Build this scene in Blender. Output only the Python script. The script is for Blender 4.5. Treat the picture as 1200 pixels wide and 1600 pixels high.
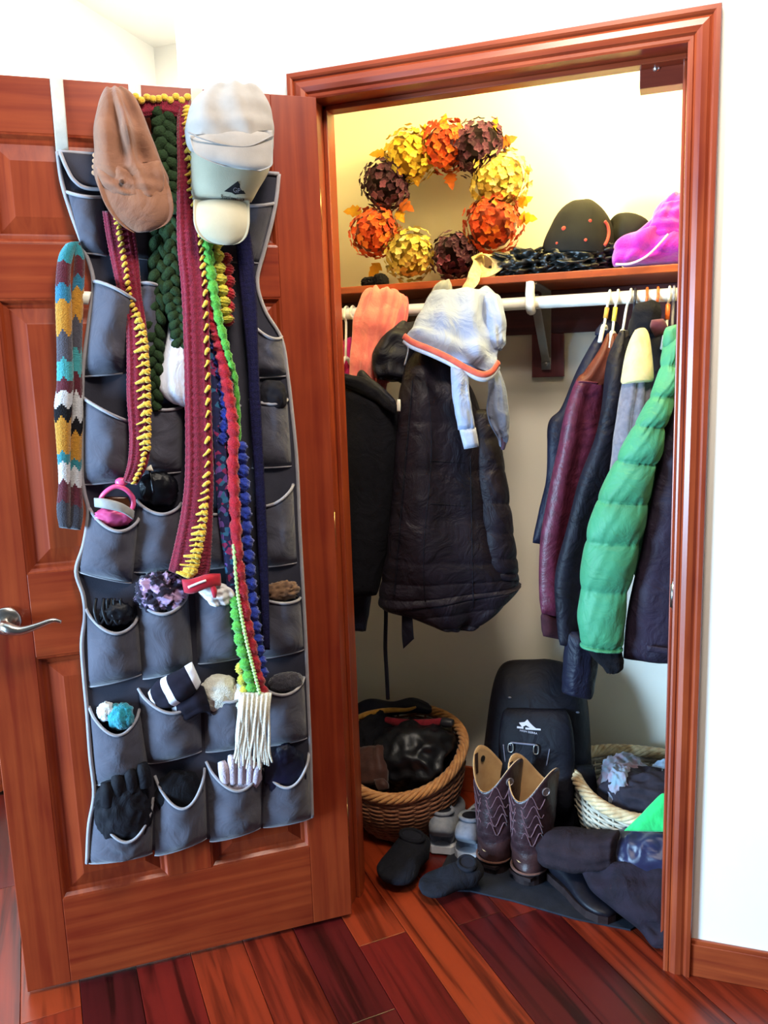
import bpy, bmesh, math, random
import numpy as np
from mathutils import Vector, Matrix, noise as mnoise
from mathutils.bvhtree import BVHTree

for o in list(bpy.data.objects):
    bpy.data.objects.remove(o, do_unlink=True)
scene = bpy.context.scene
COL = scene.collection

# ------------------------------------------------------------------ camera
F = 1280.0
CAM = np.array([.777, -1.858, 1.4265])
YAW, PITCH, ROLL = .3327, .1691, .0337


def cam_axes():
    cy, sy = math.cos(YAW), math.sin(YAW)
    fwd = np.array([-sy * math.cos(PITCH), cy * math.cos(PITCH), -math.sin(PITCH)])
    right = np.array([cy, sy, 0.0])
    down = np.cross(fwd, right)
    c, s = math.cos(ROLL), math.sin(ROLL)
    return np.array([c * right + s * down, -s * right + c * down, fwd])


RX = cam_axes()
cd = bpy.data.cameras.new('camera')
cam = bpy.data.objects.new('camera', cd)
COL.objects.link(cam)
cd.sensor_fit = 'HORIZONTAL'
cd.sensor_width = 36.0
cd.lens = F / 1200.0 * 36.0
cd.clip_start = .02
m3 = Matrix(((RX[0][0], -RX[1][0], -RX[2][0]), (RX[0][1], -RX[1][1], -RX[2][1]), (RX[0][2], -RX[1][2], -RX[2][2])))
cam.matrix_world = Matrix.Translation(Vector(CAM)) @ m3.to_4x4()
scene.camera = cam

# ------------------------------------------------------------------ world, light, exposure
w = bpy.data.worlds.new('room_daylight')
scene.world = w
w.use_nodes = True
w.node_tree.nodes['Background'].inputs[0].default_value = (.86, .92, 1.0, 1)
w.node_tree.nodes['Background'].inputs[1].default_value = .10


def area_light(name, loc, target, size, size_y, power, color):
    l = bpy.data.lights.new(name, 'AREA')
    l.shape = 'RECTANGLE'
    l.size, l.size_y, l.energy, l.color = size, size_y, power, color
    o = bpy.data.objects.new(name, l)
    COL.objects.link(o)
    o.location = loc
    o.rotation_euler = (Vector(target) - Vector(loc)).to_track_quat('-Z', 'Y').to_euler()
    return o


area_light('window_daylight', (-2.35, -2.95, 1.0), (.68, .6, .5), 1.2, 1.4, 640, (.44, .71, 1.0))
area_light('hall_window_daylight', (-1.46, .2, 1.2), (0, -.35, .3), 1.5, 1.5, 14, (.95, .97, 1.0))
area_light('room_ceiling_lamp', (.62, -.95, 2.84), (.4, -.2, 1.2), .5, .5, 64, (1.0, .86, .70))
area_light('hall_added_fill', (-.9, .7, 2.84), (-.9, .75, 0), .4, .4, 30, (1.0, .93, .82))  # unseen fill added to brighten the hallway recess
vs = scene.view_settings
scene.display_settings.display_device = 'sRGB'
vs.view_transform = 'Standard'
vs.look = 'None'
vs.exposure = -.28
vs.gamma = 1.0
vs.use_curve_mapping = False

# ------------------------------------------------------------------ picking points in space


def ray(u, v):
    return RX.T @ np.array([(u - 600) / F, (v - 800) / F, 1.0])


def A(u, v, y):
    """point on the vertical plane at depth y"""
    d = ray(u, v)
    return CAM + d * ((y - CAM[1]) / d[1])


def G(u, v, z=0.0):
    """point on the horizontal plane at height z"""
    d = ray(u, v)
    return CAM + d * ((z - CAM[2]) / d[2])


PHI = 2.496
PIN = np.array([0.0, -.012])
DU = np.array([math.cos(PHI), -math.sin(PHI)])
DN = np.array([math.sin(PHI), math.cos(PHI)])
DN3 = np.array([DN[0], DN[1], 0.0])
DU3 = np.array([DU[0], DU[1], 0.0])
DOOR_T = .035


def D(u, v, t=0.0):
    """point a distance t in front of the door's face"""
    d = ray(u, v)
    k = (DN @ (PIN - CAM[:2]) + DOOR_T + t) / (DN @ d[:2])
    return CAM + k * d


def DL(u, t, z):
    p = PIN + DU * u + DN * (DOOR_T + t)
    return np.array([p[0], p[1], z])


# ------------------------------------------------------------------ colour and materials
def lin(c):
    if isinstance(c, str):
        c = c.lstrip('#')
        c = [int(c[i:i + 2], 16) / 255 for i in (0, 2, 4)]
    return tuple(((x / 12.92) if x <= .04045 else ((x + .055) / 1.055) ** 2.4) for x in c) + (1.0,)


MATS = {}


def new_mat(name):
    m = bpy.data.materials.new(name)
    m.use_nodes = True
    nt = m.node_tree
    b = nt.nodes['Principled BSDF']
    return m, nt, b


def N(nt, t, **kw):
    n = nt.nodes.new(t)
    for k, v in kw.items():
        setattr(n, k, v)
    return n


def fabric(name, col, col2=None, rough=.85, scale=60, bump=.25, weave=900, dist=.002, sheen=.2, spec=.25, metal=0, wrinkle=0.0, wscale=13):
    """cloth, leather, plaster: soft colour variation and fine relief"""
    if name in MATS:
        return MATS[name]
    m, nt, b = new_mat(name)
    tc = N(nt, 'ShaderNodeTexCoord')
    n1 = N(nt, 'ShaderNodeTexNoise')
    n1.inputs['Scale'].default_value = scale
    n1.inputs['Detail'].default_value = 5
    nt.links.new(tc.outputs['Object'], n1.inputs['Vector'])
    mix = N(nt, 'ShaderNodeMix', data_type='RGBA')
    c1 = lin(col)
    c2 = lin(col2) if col2 else tuple(x * .78 for x in c1[:3]) + (1,)
    mix.inputs['A'].default_value = c1
    mix.inputs['B'].default_value = c2
    rmp = N(nt, 'ShaderNodeMapRange')
    rmp.inputs['From Min'].default_value = .35
    rmp.inputs['From Max'].default_value = .7
    nt.links.new(n1.outputs['Fac'], rmp.inputs['Value'])
    nt.links.new(rmp.outputs['Result'], mix.inputs['Factor'])
    nt.links.new(mix.outputs['Result'], b.inputs['Base Color'])
    n2 = N(nt, 'ShaderNodeTexNoise')
    n2.inputs['Scale'].default_value = weave
    n2.inputs['Detail'].default_value = 2
    nt.links.new(tc.outputs['Object'], n2.inputs['Vector'])
    bp = N(nt, 'ShaderNodeBump')
    bp.inputs['Strength'].default_value = bump
    bp.inputs['Distance'].default_value = dist
    nt.links.new(n2.outputs['Fac'], bp.inputs['Height'])
    if wrinkle:
        n3 = N(nt, 'ShaderNodeTexNoise')
        n3.inputs['Scale'].default_value = wscale
        n3.inputs['Detail'].default_value = 4
        n3.inputs['Distortion'].default_value = 1.6
        nt.links.new(tc.outputs['Object'], n3.inputs['Vector'])
        bq = N(nt, 'ShaderNodeBump')
        bq.inputs['Strength'].default_value = wrinkle
        bq.inputs['Distance'].default_value = .02
        nt.links.new(n3.outputs['Fac'], bq.inputs['Height'])
        nt.links.new(bp.outputs['Normal'], bq.inputs['Normal'])
        nt.links.new(bq.outputs['Normal'], b.inputs['Normal'])
    else:
        nt.links.new(bp.outputs['Normal'], b.inputs['Normal'])
    b.inputs['Roughness'].default_value = rough
    b.inputs['Specular IOR Level'].default_value = spec
    b.inputs['Sheen Weight'].default_value = sheen if max(c1[:3]) > .05 else 0.0
    b.inputs['Metallic'].default_value = metal
    MATS[name] = m
    return m


def wood(name, dark, light, axis=2, rough=.32, scale=1.0, spec=.5, bump=.08, blotch=.5):
    """stained wood with grain running along one object axis"""
    if name in MATS:
        return MATS[name]
    m, nt, b = new_mat(name)
    tc = N(nt, 'ShaderNodeTexCoord')
    info = N(nt, 'ShaderNodeObjectInfo')
    add = N(nt, 'ShaderNodeVectorMath', operation='MULTIPLY_ADD')
    comb = N(nt, 'ShaderNodeCombineXYZ')
    for i in range(3):
        nt.links.new(info.outputs['Random'], comb.inputs[i])
    nt.links.new(comb.outputs[0], add.inputs[0])
    add.inputs[1].default_value = (7, 13, 5)
    nt.links.new(tc.outputs['Object'], add.inputs[2])
    mp = N(nt, 'ShaderNodeMapping')
    sc = [55 * scale] * 3
    sc[axis] = 2.2 * scale
    mp.inputs['Scale'].default_value = sc
    nt.links.new(add.outputs[0], mp.inputs['Vector'])
    n1 = N(nt, 'ShaderNodeTexNoise')
    n1.inputs['Scale'].default_value = 1.0
    n1.inputs['Detail'].default_value = 6
    n1.inputs['Distortion'].default_value = .6
    nt.links.new(mp.outputs[0], n1.inputs['Vector'])
    n2 = N(nt, 'ShaderNodeTexNoise')
    n2.inputs['Scale'].default_value = 6 * scale
    n2.inputs['Detail'].default_value = 3
    nt.links.new(add.outputs[0], n2.inputs['Vector'])
    mm = N(nt, 'ShaderNodeMath', operation='MULTIPLY_ADD')
    nt.links.new(n2.outputs['Fac'], mm.inputs[0])
    mm.inputs[1].default_value = blotch
    nt.links.new(n1.outputs['Fac'], mm.inputs[2])
    cr = N(nt, 'ShaderNodeValToRGB')
    cr.color_ramp.elements[0].position = .45
    cr.color_ramp.elements[0].color = lin(dark)
    cr.color_ramp.elements[1].position = 1.0
    cr.color_ramp.elements[1].color = lin(light)
    nt.links.new(mm.outputs[0], cr.inputs[0])
    nt.links.new(cr.outputs[0], b.inputs['Base Color'])
    bp = N(nt, 'ShaderNodeBump')
    bp.inputs['Strength'].default_value = bump
    bp.inputs['Distance'].default_value = .001
    nt.links.new(n1.outputs['Fac'], bp.inputs['Height'])
    nt.links.new(bp.outputs['Normal'], b.inputs['Normal'])
    b.inputs['Roughness'].default_value = rough
    b.inputs['Specular IOR Level'].default_value = spec
    MATS[name] = m
    return m


def plank_mat():
    m, nt, b = new_mat('hardwood_plank')
    tc = N(nt, 'ShaderNodeTexCoord')
    info = N(nt, 'ShaderNodeObjectInfo')
    comb = N(nt, 'ShaderNodeCombineXYZ')
    for i in range(3):
        nt.links.new(info.outputs['Random'], comb.inputs[i])
    add = N(nt, 'ShaderNodeVectorMath', operation='MULTIPLY_ADD')
    nt.links.new(comb.outputs[0], add.inputs[0])
    add.inputs[1].default_value = (17, 23, 5)
    nt.links.new(tc.outputs['Object'], add.inputs[2])
    mp = N(nt, 'ShaderNodeMapping')
    mp.inputs['Scale'].default_value = (1.6, 30, 30)
    nt.links.new(add.outputs[0], mp.inputs['Vector'])
    n1 = N(nt, 'ShaderNodeTexNoise')
    n1.inputs['Scale'].default_value = 1
    n1.inputs['Detail'].default_value = 6
    n1.inputs['Distortion'].default_value = .8
    nt.links.new(mp.outputs[0], n1.inputs['Vector'])
    # every plank has its own base tone, streaks darken it
    tone = N(nt, 'ShaderNodeValToRGB')
    e = tone.color_ramp.elements
    e[0].position, e[0].color = 0.0, lin('#3c0b0d')
    e[1].position, e[1].color = 1.0, lin('#8a3216')
    for p, c in ((.3, '#611510'), (.5, '#470f10'), (.7, '#742312')):
        k = e.new(p)
        k.color = lin(c)
    nt.links.new(info.outputs['Random'], tone.inputs[0])
    str_ = N(nt, 'ShaderNodeValToRGB')
    s = str_.color_ramp.elements
    s[0].position, s[0].color = .34, (.16, .07, .08, 1)
    s[1].position, s[1].color = .52, (1, 1, 1, 1)
    k = s.new(.75)
    k.color = (1.25, 1.2, 1.1, 1)
    nt.links.new(n1.outputs['Fac'], str_.inputs[0])
    mul = N(nt, 'ShaderNodeMix', data_type='RGBA', blend_type='MULTIPLY')
    mul.inputs['Factor'].default_value = .85
    nt.links.new(tone.outputs[0], mul.inputs['A'])
    nt.links.new(str_.outputs[0], mul.inputs['B'])
    nt.links.new(mul.outputs['Result'], b.inputs['Base Color'])
    b.inputs['Roughness'].default_value = .3
    b.inputs['Specular IOR Level'].default_value = .45
    return m


def plain(name, col, rough=.5, spec=.5, metal=0.0):
    if name in MATS:
        return MATS[name]
    return fabric(name, col, rough=rough, spec=spec, metal=metal, sheen=0, bump=.04, scale=20, weave=300)


# ------------------------------------------------------------------ mesh helpers
def tagit(o, label=None, cat=None, group=None, kind=None):
    if label:
        o['label'] = label
    if cat:
        o['category'] = cat
    if group:
        o['group'] = group
    if kind:
        o['kind'] = kind
    return o


def thing(name, label, cat, loc, group=None):
    o = bpy.data.objects.new(name, None)
    o.empty_display_size = .05
    COL.objects.link(o)
    o.location = tuple(float(x) for x in loc)
    return tagit(o, label, cat, group)


def wloc(o):
    p = np.array(o.location)
    if o.parent:
        p = p + wloc(o.parent)
    return p


def mk(name, geo, mat, parent=None, smooth=True, label=None, cat=None, group=None, kind=None, fm=None, local=False):
    """geo = (verts in world space, faces); mat a material or a list with fm giving each face's slot"""
    V, Fc = geo
    V = np.asarray(V, float)
    if local:
        o_loc = np.zeros(3)
        V2 = V
    else:
        if parent is not None:
            base = wloc(parent)
            o_loc = np.zeros(3)
            V2 = V - base
        else:
            lo, hi = V.min(0), V.max(0)
            o_loc = np.array([(lo[0] + hi[0]) / 2, (lo[1] + hi[1]) / 2, lo[2]])
            V2 = V - o_loc
    me = bpy.data.meshes.new(name)
    me.from_pydata(V2.tolist(), [], [list(map(int, f)) for f in Fc])
    mats = mat if isinstance(mat, (list, tuple)) else [mat]
    for mm in mats:
        me.materials.append(mm)
    if fm is not None:
        me.polygons.foreach_set('material_index', [int(x) for x in fm])
    if smooth:
        me.polygons.foreach_set('use_smooth', [True] * len(me.polygons))
    me.update()
    o = bpy.data.objects.new(name, me)
    COL.objects.link(o)
    o.location = tuple(o_loc)
    if parent is not None:
        o.parent = parent
    return tagit(o, label, cat, group, kind)


def join(*geos):
    V, Fc, k = [], [], 0
    for g in geos:
        v = np.asarray(g[0], float)
        V.append(v)
        Fc += [[i + k for i in f] for f in g[1]]
        k += len(v)
    return np.concatenate(V), Fc


def box(x0, x1, y0, y1, z0, z1, bev=0.0):
    if bev <= 0:
        V = [(x, y, z) for z in (z0, z1) for y in (y0, y1) for x in (x0, x1)]
        Fc = [(0, 2, 3, 1), (4, 5, 7, 6), (0, 1, 5, 4), (2, 6, 7, 3), (0, 4, 6, 2), (1, 3, 7, 5)]
        return np.array(V, float), Fc
    bm = bmesh.new()
    bmesh.ops.create_cube(bm, size=1)
    for v in bm.verts:
        v.co = ((x0 + x1) / 2 + v.co.x * (x1 - x0), (y0 + y1) / 2 + v.co.y * (y1 - y0), (z0 + z1) / 2 + v.co.z * (z1 - z0))
    bmesh.ops.bevel(bm, geom=bm.edges[:], offset=bev, segments=2, profile=.5, affect='EDGES')
    bm.verts.ensure_lookup_table()
    r = np.array([v.co[:] for v in bm.verts]), [[v.index for v in f.verts] for f in bm.faces]
    bm.verts.index_update()
    r = np.array([v.co[:] for v in bm.verts]), [[v.index for v in f.verts] for f in bm.faces]
    bm.free()
    return r


def xf(geo, M):
    """transform by a 4x4 (numpy)"""
    V = np.asarray(geo[0], float)
    M = np.asarray(M, float)
    return V @ M[:3, :3].T + M[:3, 3], geo[1]


def frame(o, x, y, z):
    M = np.eye(4)
    M[:3, 0], M[:3, 1], M[:3, 2], M[:3, 3] = x, y, z, o
    return M


def nrmz(v):
    v = np.asarray(v, float)
    return v / (np.linalg.norm(v) + 1e-12)


def crom(P, m):
    """Catmull-Rom resample of k control rows to m rows"""
    P = np.asarray(P, float)
    k = len(P)
    if k == 2:
        t = np.linspace(0, 1, m)[:, None]
        return P[0] * (1 - t) + P[1] * t
    out = []
    for s in np.linspace(0, k - 1, m):
        i = min(int(s), k - 2)
        t = s - i
        p1, p2 = P[i], P[i + 1]
        p0 = P[i - 1] if i > 0 else 2 * p1 - p2
        p3 = P[i + 2] if i + 2 < k else 2 * p2 - p1
        out.append(.5 * ((2 * p1) + (-p0 + p2) * t + (2 * p0 - 5 * p1 + 4 * p2 - p3) * t * t + (-p0 + 3 * p1 - 3 * p2 + p3) * t ** 3))
    return np.array(out)


def ringmesh(rings, closed_len=False, cap=True):
    """rings: m x n x 3"""
    m, n = rings.shape[:2]
    V = rings.reshape(-1, 3)
    Fc = []
    for i in range(m if closed_len else m - 1):
        i2 = (i + 1) % m
        for j in range(n):
            j2 = (j + 1) % n
            Fc.append((i * n + j, i * n + j2, i2 * n + j2, i2 * n + j))
    if cap and not closed_len:
        V = np.concatenate([V, [rings[0].mean(0), rings[-1].mean(0)]])
        a, b = m * n, m * n + 1
        for j in range(n):
            j2 = (j + 1) % n
            Fc.append((a, j2, j))
            Fc.append((b, (m - 1) * n + j, (m - 1) * n + j2))
    return V, Fc


def loft(L, R, T, n=28, m=60, pw=2.4, disp=None, round_ends=True, cap=True, toward=None):
    """a flattened body between a left and a right silhouette, half thickness T"""
    L, R = crom(L, m), crom(R, m)
    T = crom(np.asarray(T, float)[:, None], m)[:, 0]
    c, h = (L + R) / 2, (R - L) / 2
    tan = np.gradient(c, axis=0)
    rings = np.zeros((m, n, 3))
    a = np.linspace(0, 2 * math.pi, n, endpoint=False)
    cx = np.sign(np.cos(a)) * np.abs(np.cos(a)) ** (2 / pw)
    cy = np.sign(np.sin(a)) * np.abs(np.sin(a)) ** (2 / pw)
    S = np.linspace(0, 1, m)
    for i in range(m):
        nv = nrmz(np.cross(tan[i], h[i]))
        ref = (np.asarray(toward) if toward is not None else CAM - c[i])
        if nv @ ref < 0:
            nv = -nv
        k = 1.0
        if round_ends:
            e = min(i, m - 1 - i)
            k = [.35, .75, .93][e] if e < 3 else 1.0
        hu = nrmz(h[i])
        p = c[i] + np.outer(cx, h[i]) + np.outer(cy * T[i] * k, nv)
        if disp is not None:
            d = disp(S[i], cx, cy)
            p = p + (np.outer(cx * np.abs(cx), hu) * .4 + np.outer(cy, nv)) * d[:, None]
        rings[i] = p
    return ringmesh(rings, cap=cap)


def tube(P, r, n=8, m=None, closed=False, flat=1.0, up=None):
    P = np.asarray(P, float)
    if m and not closed:
        P = crom(P, m)
    elif m and closed:
        k = len(P)
        Q = np.concatenate([P[-2:], P, P[:3]])
        Q = crom(Q, (len(Q) - 1) * 8 + 1)
        P = Q[16:16 + 8 * k]
    k = len(P)
    r = np.full(k, r, float) if np.isscalar(r) else crom(np.asarray(r, float)[:, None], k)[:, 0]
    if closed:
        tan = np.array([nrmz(P[(i + 1) % k] - P[i - 1]) for i in range(k)])
    else:
        tan = np.array([nrmz(P[min(i + 1, k - 1)] - P[max(i - 1, 0)]) for i in range(k)])
    ref = np.asarray(up, float) if up is not None else (np.array([0, 0, 1.0]) if abs(tan[0][2]) < .8 else np.array([1.0, 0, 0]))
    rings = np.zeros((k, n, 3))
    a = np.linspace(0, 2 * math.pi, n, endpoint=False)
    for i in range(k):
        x = nrmz(ref - tan[i] * (ref @ tan[i]))
        if up is None:
            ref = x
        y = np.cross(tan[i], x)
        rings[i] = P[i] + r[i] * (np.outer(np.cos(a), x) * flat + np.outer(np.sin(a), y))
    return ringmesh(rings, closed_len=closed, cap=not closed)


def fbm(p, f, seed=0, oct_=3):
    v, a = 0.0, 1.0
    for k in range(oct_):
        v += a * mnoise.noise(Vector((p[0] * f + seed * 7.3, p[1] * f - seed * 3.1, p[2] * f + seed)))
        a *= .5
        f *= 2
    return v


def ridge(p, f, seed=0):
    return 1 - abs(2 * mnoise.noise(Vector((p[0] * f + seed * 5.1, p[1] * f + seed, p[2] * f - seed * 2.7))))


def ico(sub=3):
    bm = bmesh.new()
    bmesh.ops.create_icosphere(bm, subdivisions=sub, radius=1)
    bm.verts.index_update()
    r = np.array([v.co[:] for v in bm.verts]), [[v.index for v in f.verts] for f in bm.faces]
    bm.free()
    return r


ICO = {k: ico(k) for k in (1, 2, 3, 4, 5)}


def blob(c, rad, amp=.12, freq=2.2, seed=0, sub=4, crumple=.0, floor_z=None, axes=None, box_=1.0):
    """a soft lump of cloth: an ellipsoid with folds"""
    V, Fc = ICO[sub]
    V = V.copy()
    if box_ != 1.0:
        V = np.sign(V) * np.abs(V) ** box_
    out = np.zeros_like(V)
    for i, p in enumerate(V):
        d = amp * fbm(p, freq, seed)
        if crumple:
            d += crumple * (ridge(p, freq * 1.3, seed) - .5)
        out[i] = p * (1 + d) * np.asarray(rad)
    if axes is not None:
        out = out @ np.asarray(axes)
    out = out + np.asarray(c)
    if floor_z is not None:
        out[:, 2] = np.maximum(out[:, 2], floor_z)
    return out, Fc


def folds(seed, amp, nx=3.0, along=.6, cnt=3):
    """drape folds that run down a hanging cloth, wandering and fading like real ones"""
    rg = random.Random(seed)
    terms = [(rg.uniform(.6, 1) * amp / cnt, rg.uniform(.6, 1.3) * nx, rg.uniform(-along, along) * 6, rg.uniform(0, 6.28), rg.uniform(2, 7), rg.uniform(0, 6.28), rg.uniform(.5, 1.5)) for _ in range(cnt)]

    def f(s, cx, cy):
        d = np.zeros_like(cx)
        sg = np.sign(cy) * .7
        for A_, k, l, ph, wk, wp, wa in terms:
            d += A_ * (.55 + .45 * np.sin(wk * s + wp + 2.3 * cx)) * np.sin(k * math.pi * cx + l * s + ph + sg + wa * np.sin(wk * .8 * s + wp))
        d += amp * .22 * np.sin(9 * s + 4 * cx + seed) * np.sin(13 * s - 5 * cx + 2 * seed)
        return d
    return f


def on_surf(obj, u, v, off=.001, base=None):
    """the point of an object's surface that faces us at a place of the photograph, lifted by off"""
    me = obj.data
    org_ = wloc(obj)
    if obj.name not in BVH:
        BVH[obj.name] = BVHTree.FromPolygons([v_.co + Vector(org_) for v_ in me.vertices], [p.vertices[:] for p in me.polygons])
    d = Vector(ray(u, v)).normalized()
    loc, nr, idx, dist = BVH[obj.name].ray_cast(Vector(CAM), d)
    if loc is None:
        return None
    if nr.dot(d) > 0:
        nr = -nr
    return np.array(loc + nr * off)


def surf_path(obj, pts, off=.001):
    return [p for p in (on_surf(obj, u, v, off) for u, v in pts) if p is not None]


BVH = {}


def extrude(outline, nvec, t):
    """prism from a 3D outline (list of points) pushed along nvec by t"""
    P = np.asarray(outline, float)
    k = len(P)
    V = np.concatenate([P, P + np.asarray(nvec) * t])
    Fc = [list(range(k))[::-1], list(range(k, 2 * k))]
    for i in range(k):
        j = (i + 1) % k
        Fc.append((i, j, j + k, i + k))
    return V, Fc
# ================================================================== THE SETTING
W, H, CW, CT, JD = .803, 2.045, .060, .018, .118
CX0, CX1, CY1, CZ = -.272, 1.12, .70, 2.42
white_paint = fabric('white_wall_paint', '#f4f1e8', '#f1eee4', rough=.9, scale=3, weave=250, bump=.06, sheen=0)
cream_paint = fabric('closet_wall_paint', '#e9e3d6', '#e5dfd1', rough=.9, scale=3, weave=250, bump=.06, sheen=0)
CH_D, CH_L = '#6a2013', '#9c4522'
cherry_z = wood('cherry_wood_upright', CH_D, CH_L, 2)
cherry_x = wood('cherry_wood_level', CH_D, CH_L, 0)
cherry_y = wood('cherry_wood_deep', CH_D, CH_L, 1)


def struct(name, geo, mat, smooth=False, **k):
    return mk(name, geo, mat, smooth=smooth, kind='structure', **k)


# floor: a subfloor with every hardwood plank a piece of its own, laid diagonally
fl = struct('floor', box(-1.5, 2.3, -3.2, 1.65, -.06, -.016), plain('subfloor_board', '#2a120c'))
tagit(fl, 'dark red hardwood floor laid in diagonal planks', 'floor')
hard = plank_mat()
ang = math.radians(-48)
pd = np.array([math.cos(ang), math.sin(ang), 0])
pn = np.array([-math.sin(ang), math.cos(ang), 0])
PW = .131
plank_mesh = {}
rg = random.Random(5)


def plank(length):
    key = round(length, 2)
    if key not in plank_mesh:
        g = box(0, key - .0012, .0006, PW - .0006, -.016, 0, .0012)
        me = bpy.data.meshes.new('plank')
        me.from_pydata(g[0].tolist(), [], g[1])
        me.materials.append(hard)
        plank_mesh[key] = me
    o = bpy.data.objects.new('plank', plank_mesh[key])
    COL.objects.link(o)
    o.parent = fl
    o.rotation_euler = (0, 0, ang)
    return o


def clip_ok(p, q):
    mid = (p + q) / 2
    return -.95 < mid[0] < 2.3 and -3.1 < mid[1] < 1.2


for i in range(-22, 18):
    s = -4.5 + rg.uniform(0, .6)
    base = pn * (i * PW + .0955)
    while s < 3.5:
        ln = rg.choice((.45, .6, .75, .9, 1.15))
        p, q = base + pd * s, base + pd * (s + ln)
        mid = (p + q) / 2 + pn * PW / 2
        lim = .3
        if -1.45 - lim < mid[0] < 1.9 and -1.3 < mid[1] < CY1 + lim:
            o = plank(ln)
            fo = np.array(fl.location)
            o.location = tuple(p - fo)
        s += ln

# walls
wf = join(box(-.351, -CW + .02, 0, .105, 0, H + .02), box(W + CW - .02, 2.2, 0, .105, 0, H + .02), box(-.351, 2.2, 0, .105, H + .02, 2.9),
          box(-.351, -.272, .105, 1.6, 0, 2.9))
tagit(struct('wall_front', wf, white_paint), 'bright white painted wall around the closet opening', 'wall')
tagit(struct('wall_far', box(-1.54, -.351, 1.6, 1.7, 0, 2.9), white_paint), 'white end wall of the hallway left of the closet', 'wall')
tagit(struct('wall_left', join(box(-1.54, -1.44, -1.15, 1.6, 0, .45), box(-1.54, -1.44, -1.15, 1.6, 1.95, 2.9), box(-1.54, -1.44, -1.15, -.55, .45, 1.95), box(-1.54, -1.44, .95, 1.6, .45, 1.95)), white_paint), 'white side wall of the hallway behind the open door', 'wall')
tagit(struct('wall_back', box(CX0, CX1, CY1, CY1 + .1, 0, CZ), cream_paint), 'cream painted back wall of the closet', 'wall')
tagit(struct('wall_right', box(CX1, CX1 + .08, .105, CY1, 0, CZ), cream_paint), 'cream side wall at the closet right end', 'wall')
tagit(struct('ceiling', join(box(-1.54, -.272, -1.6, 1.7, 2.9, 3.0), box(-.272, 2.2, -1.6, .105, 2.9, 3.0), box(CX0, CX1, .105, CY1, CZ, CZ + .08)), white_paint), 'white ceiling over the closet and the hallway', 'ceiling')

# hallway window: cherry frame, two sashes, bright overcast daylight in the panes
win = bpy.data.objects.new('window_1', None)
COL.objects.link(win)
win.location = (-1.44, .2, .45)
tagit(win, 'hallway window with a cherry frame in the side wall', 'window', kind='structure')
wfm = wood('cherry_window_frame', '#6a2013', '#9c4522', 2)
for y0, y1, z0, z1 in ((-.62, -.55, .38, 2.02), (.95, 1.02, .38, 2.02), (-.55, .95, 1.95, 2.02), (-.55, .95, .38, .45)):
    mk('frame_rail', box(-1.44, -1.422, y0, y1, z0, z1, .003), wfm, win, smooth=False)
for y0, y1, z0, z1 in ((.18, .22, .45, 1.95), (-.55, .18, 1.18, 1.22), (.22, .95, 1.18, 1.22)):
    mk('sash_bar', box(-1.500, -1.470, y0, y1, z0, z1, .002), wfm, win, smooth=False)
wpm, wnt, wpb = new_mat('daylit_pane')
wpb.inputs['Base Color'].default_value = (.8, .88, 1, 1)
wpb.inputs['Roughness'].default_value = .1
wpb.inputs['Emission Color'].default_value = (.9, .95, 1, 1)
wpb.inputs['Emission Strength'].default_value = 1.6
for y0, y1 in ((-.55, .18), (.22, .95)):
    for z0, z1 in ((.45, 1.18), (1.22, 1.95)):
        mk('pane', box(-1.492, -1.486, y0, y1, z0, z1), wpm, win, smooth=False)

# door casing: a moulded profile swept up both sides and over the head
PROF = [(0, .0), (0, .010), (.004, .012), (.010, .012), (.012, .009), (.016, .014), (.026, .018), (.038, .016), (.044, .012), (.046, .017), (.050, .020), (.058, .020), (.060, .017), (.060, 0)]


def casing(side):
    V = []
    for (a_, d_) in PROF:
        if side == 'L':
            V += [(-a_, -d_, 0), (-a_, -d_, H + a_)]
        elif side == 'R':
            V += [(W + a_, -d_, 0), (W + a_, -d_, H + a_)]
        else:
            V += [(-a_, -d_, H + a_), (W + a_, -d_, H + a_)]
    k = len(PROF)
    Fc = []
    for i in range(k - 1):
        Fc.append((2 * i, 2 * i + 1, 2 * i + 3, 2 * i + 2))
    Fc.append([2 * i for i in range(k)])
    Fc.append([2 * i + 1 for i in range(k)][::-1])
    return np.array(V, float), Fc


def recalc(o):
    bm = bmesh.new()
    bm.from_mesh(o.data)
    bmesh.ops.recalc_face_normals(bm, faces=bm.faces[:])
    bm.to_mesh(o.data)
    bm.free()
    return o


tagit(recalc(struct('trim_1', casing('L'), cherry_z)), 'moulded cherry door casing behind the open door', 'door casing')
tagit(recalc(struct('trim_2', casing('T'), cherry_x)), 'moulded cherry head casing across the closet top', 'door casing')
tagit(recalc(struct('trim_3', casing('R'), cherry_z)), 'moulded cherry door casing on the right of the closet', 'door casing')
# jambs with their stops
tagit(struct('trim_4', join(box(-.018, 0, -.0005, JD, 0, H), box(0, .011, .045, .080, 0, H, .002)), cherry_z), 'cherry jamb on the hinge side', 'door jamb')
rj = tagit(struct('trim_5', join(box(W, W + .018, -.0005, JD, 0, H), box(W - .007, W, .060, .095, 0, H, .002)), cherry_z), 'cherry jamb on the latch side with a steel strike plate', 'door jamb')
hj = tagit(struct('trim_6', join(box(-.018, W + .018, -.0005, JD, H, H + .018), box(0, W, .045, .080, H - .011, H, .002)), cherry_x), 'cherry head jamb over the closet opening', 'door jamb')
steel = plain('brushed_steel', '#b9b4ac', rough=.28, metal=1.0)
zs = A(1050, 930, 0)[2]
plate = join(box(W - .002, W + .0005, -.004, .030, zs - .032, zs + .032, .0006), xf(tube([[0, 0, -.026], [0, 0, .026]], .0055, 10), frame((W - .0005, -.004, zs), (1, 0, 0), (0, 1, 0), (0, 0, 1))))
mk('strike_plate', plate, steel, rj, label='steel strike plate on the jamb')
pb0, pb1 = A(1000, 95, .085), A(1068, 140, .085)
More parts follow.
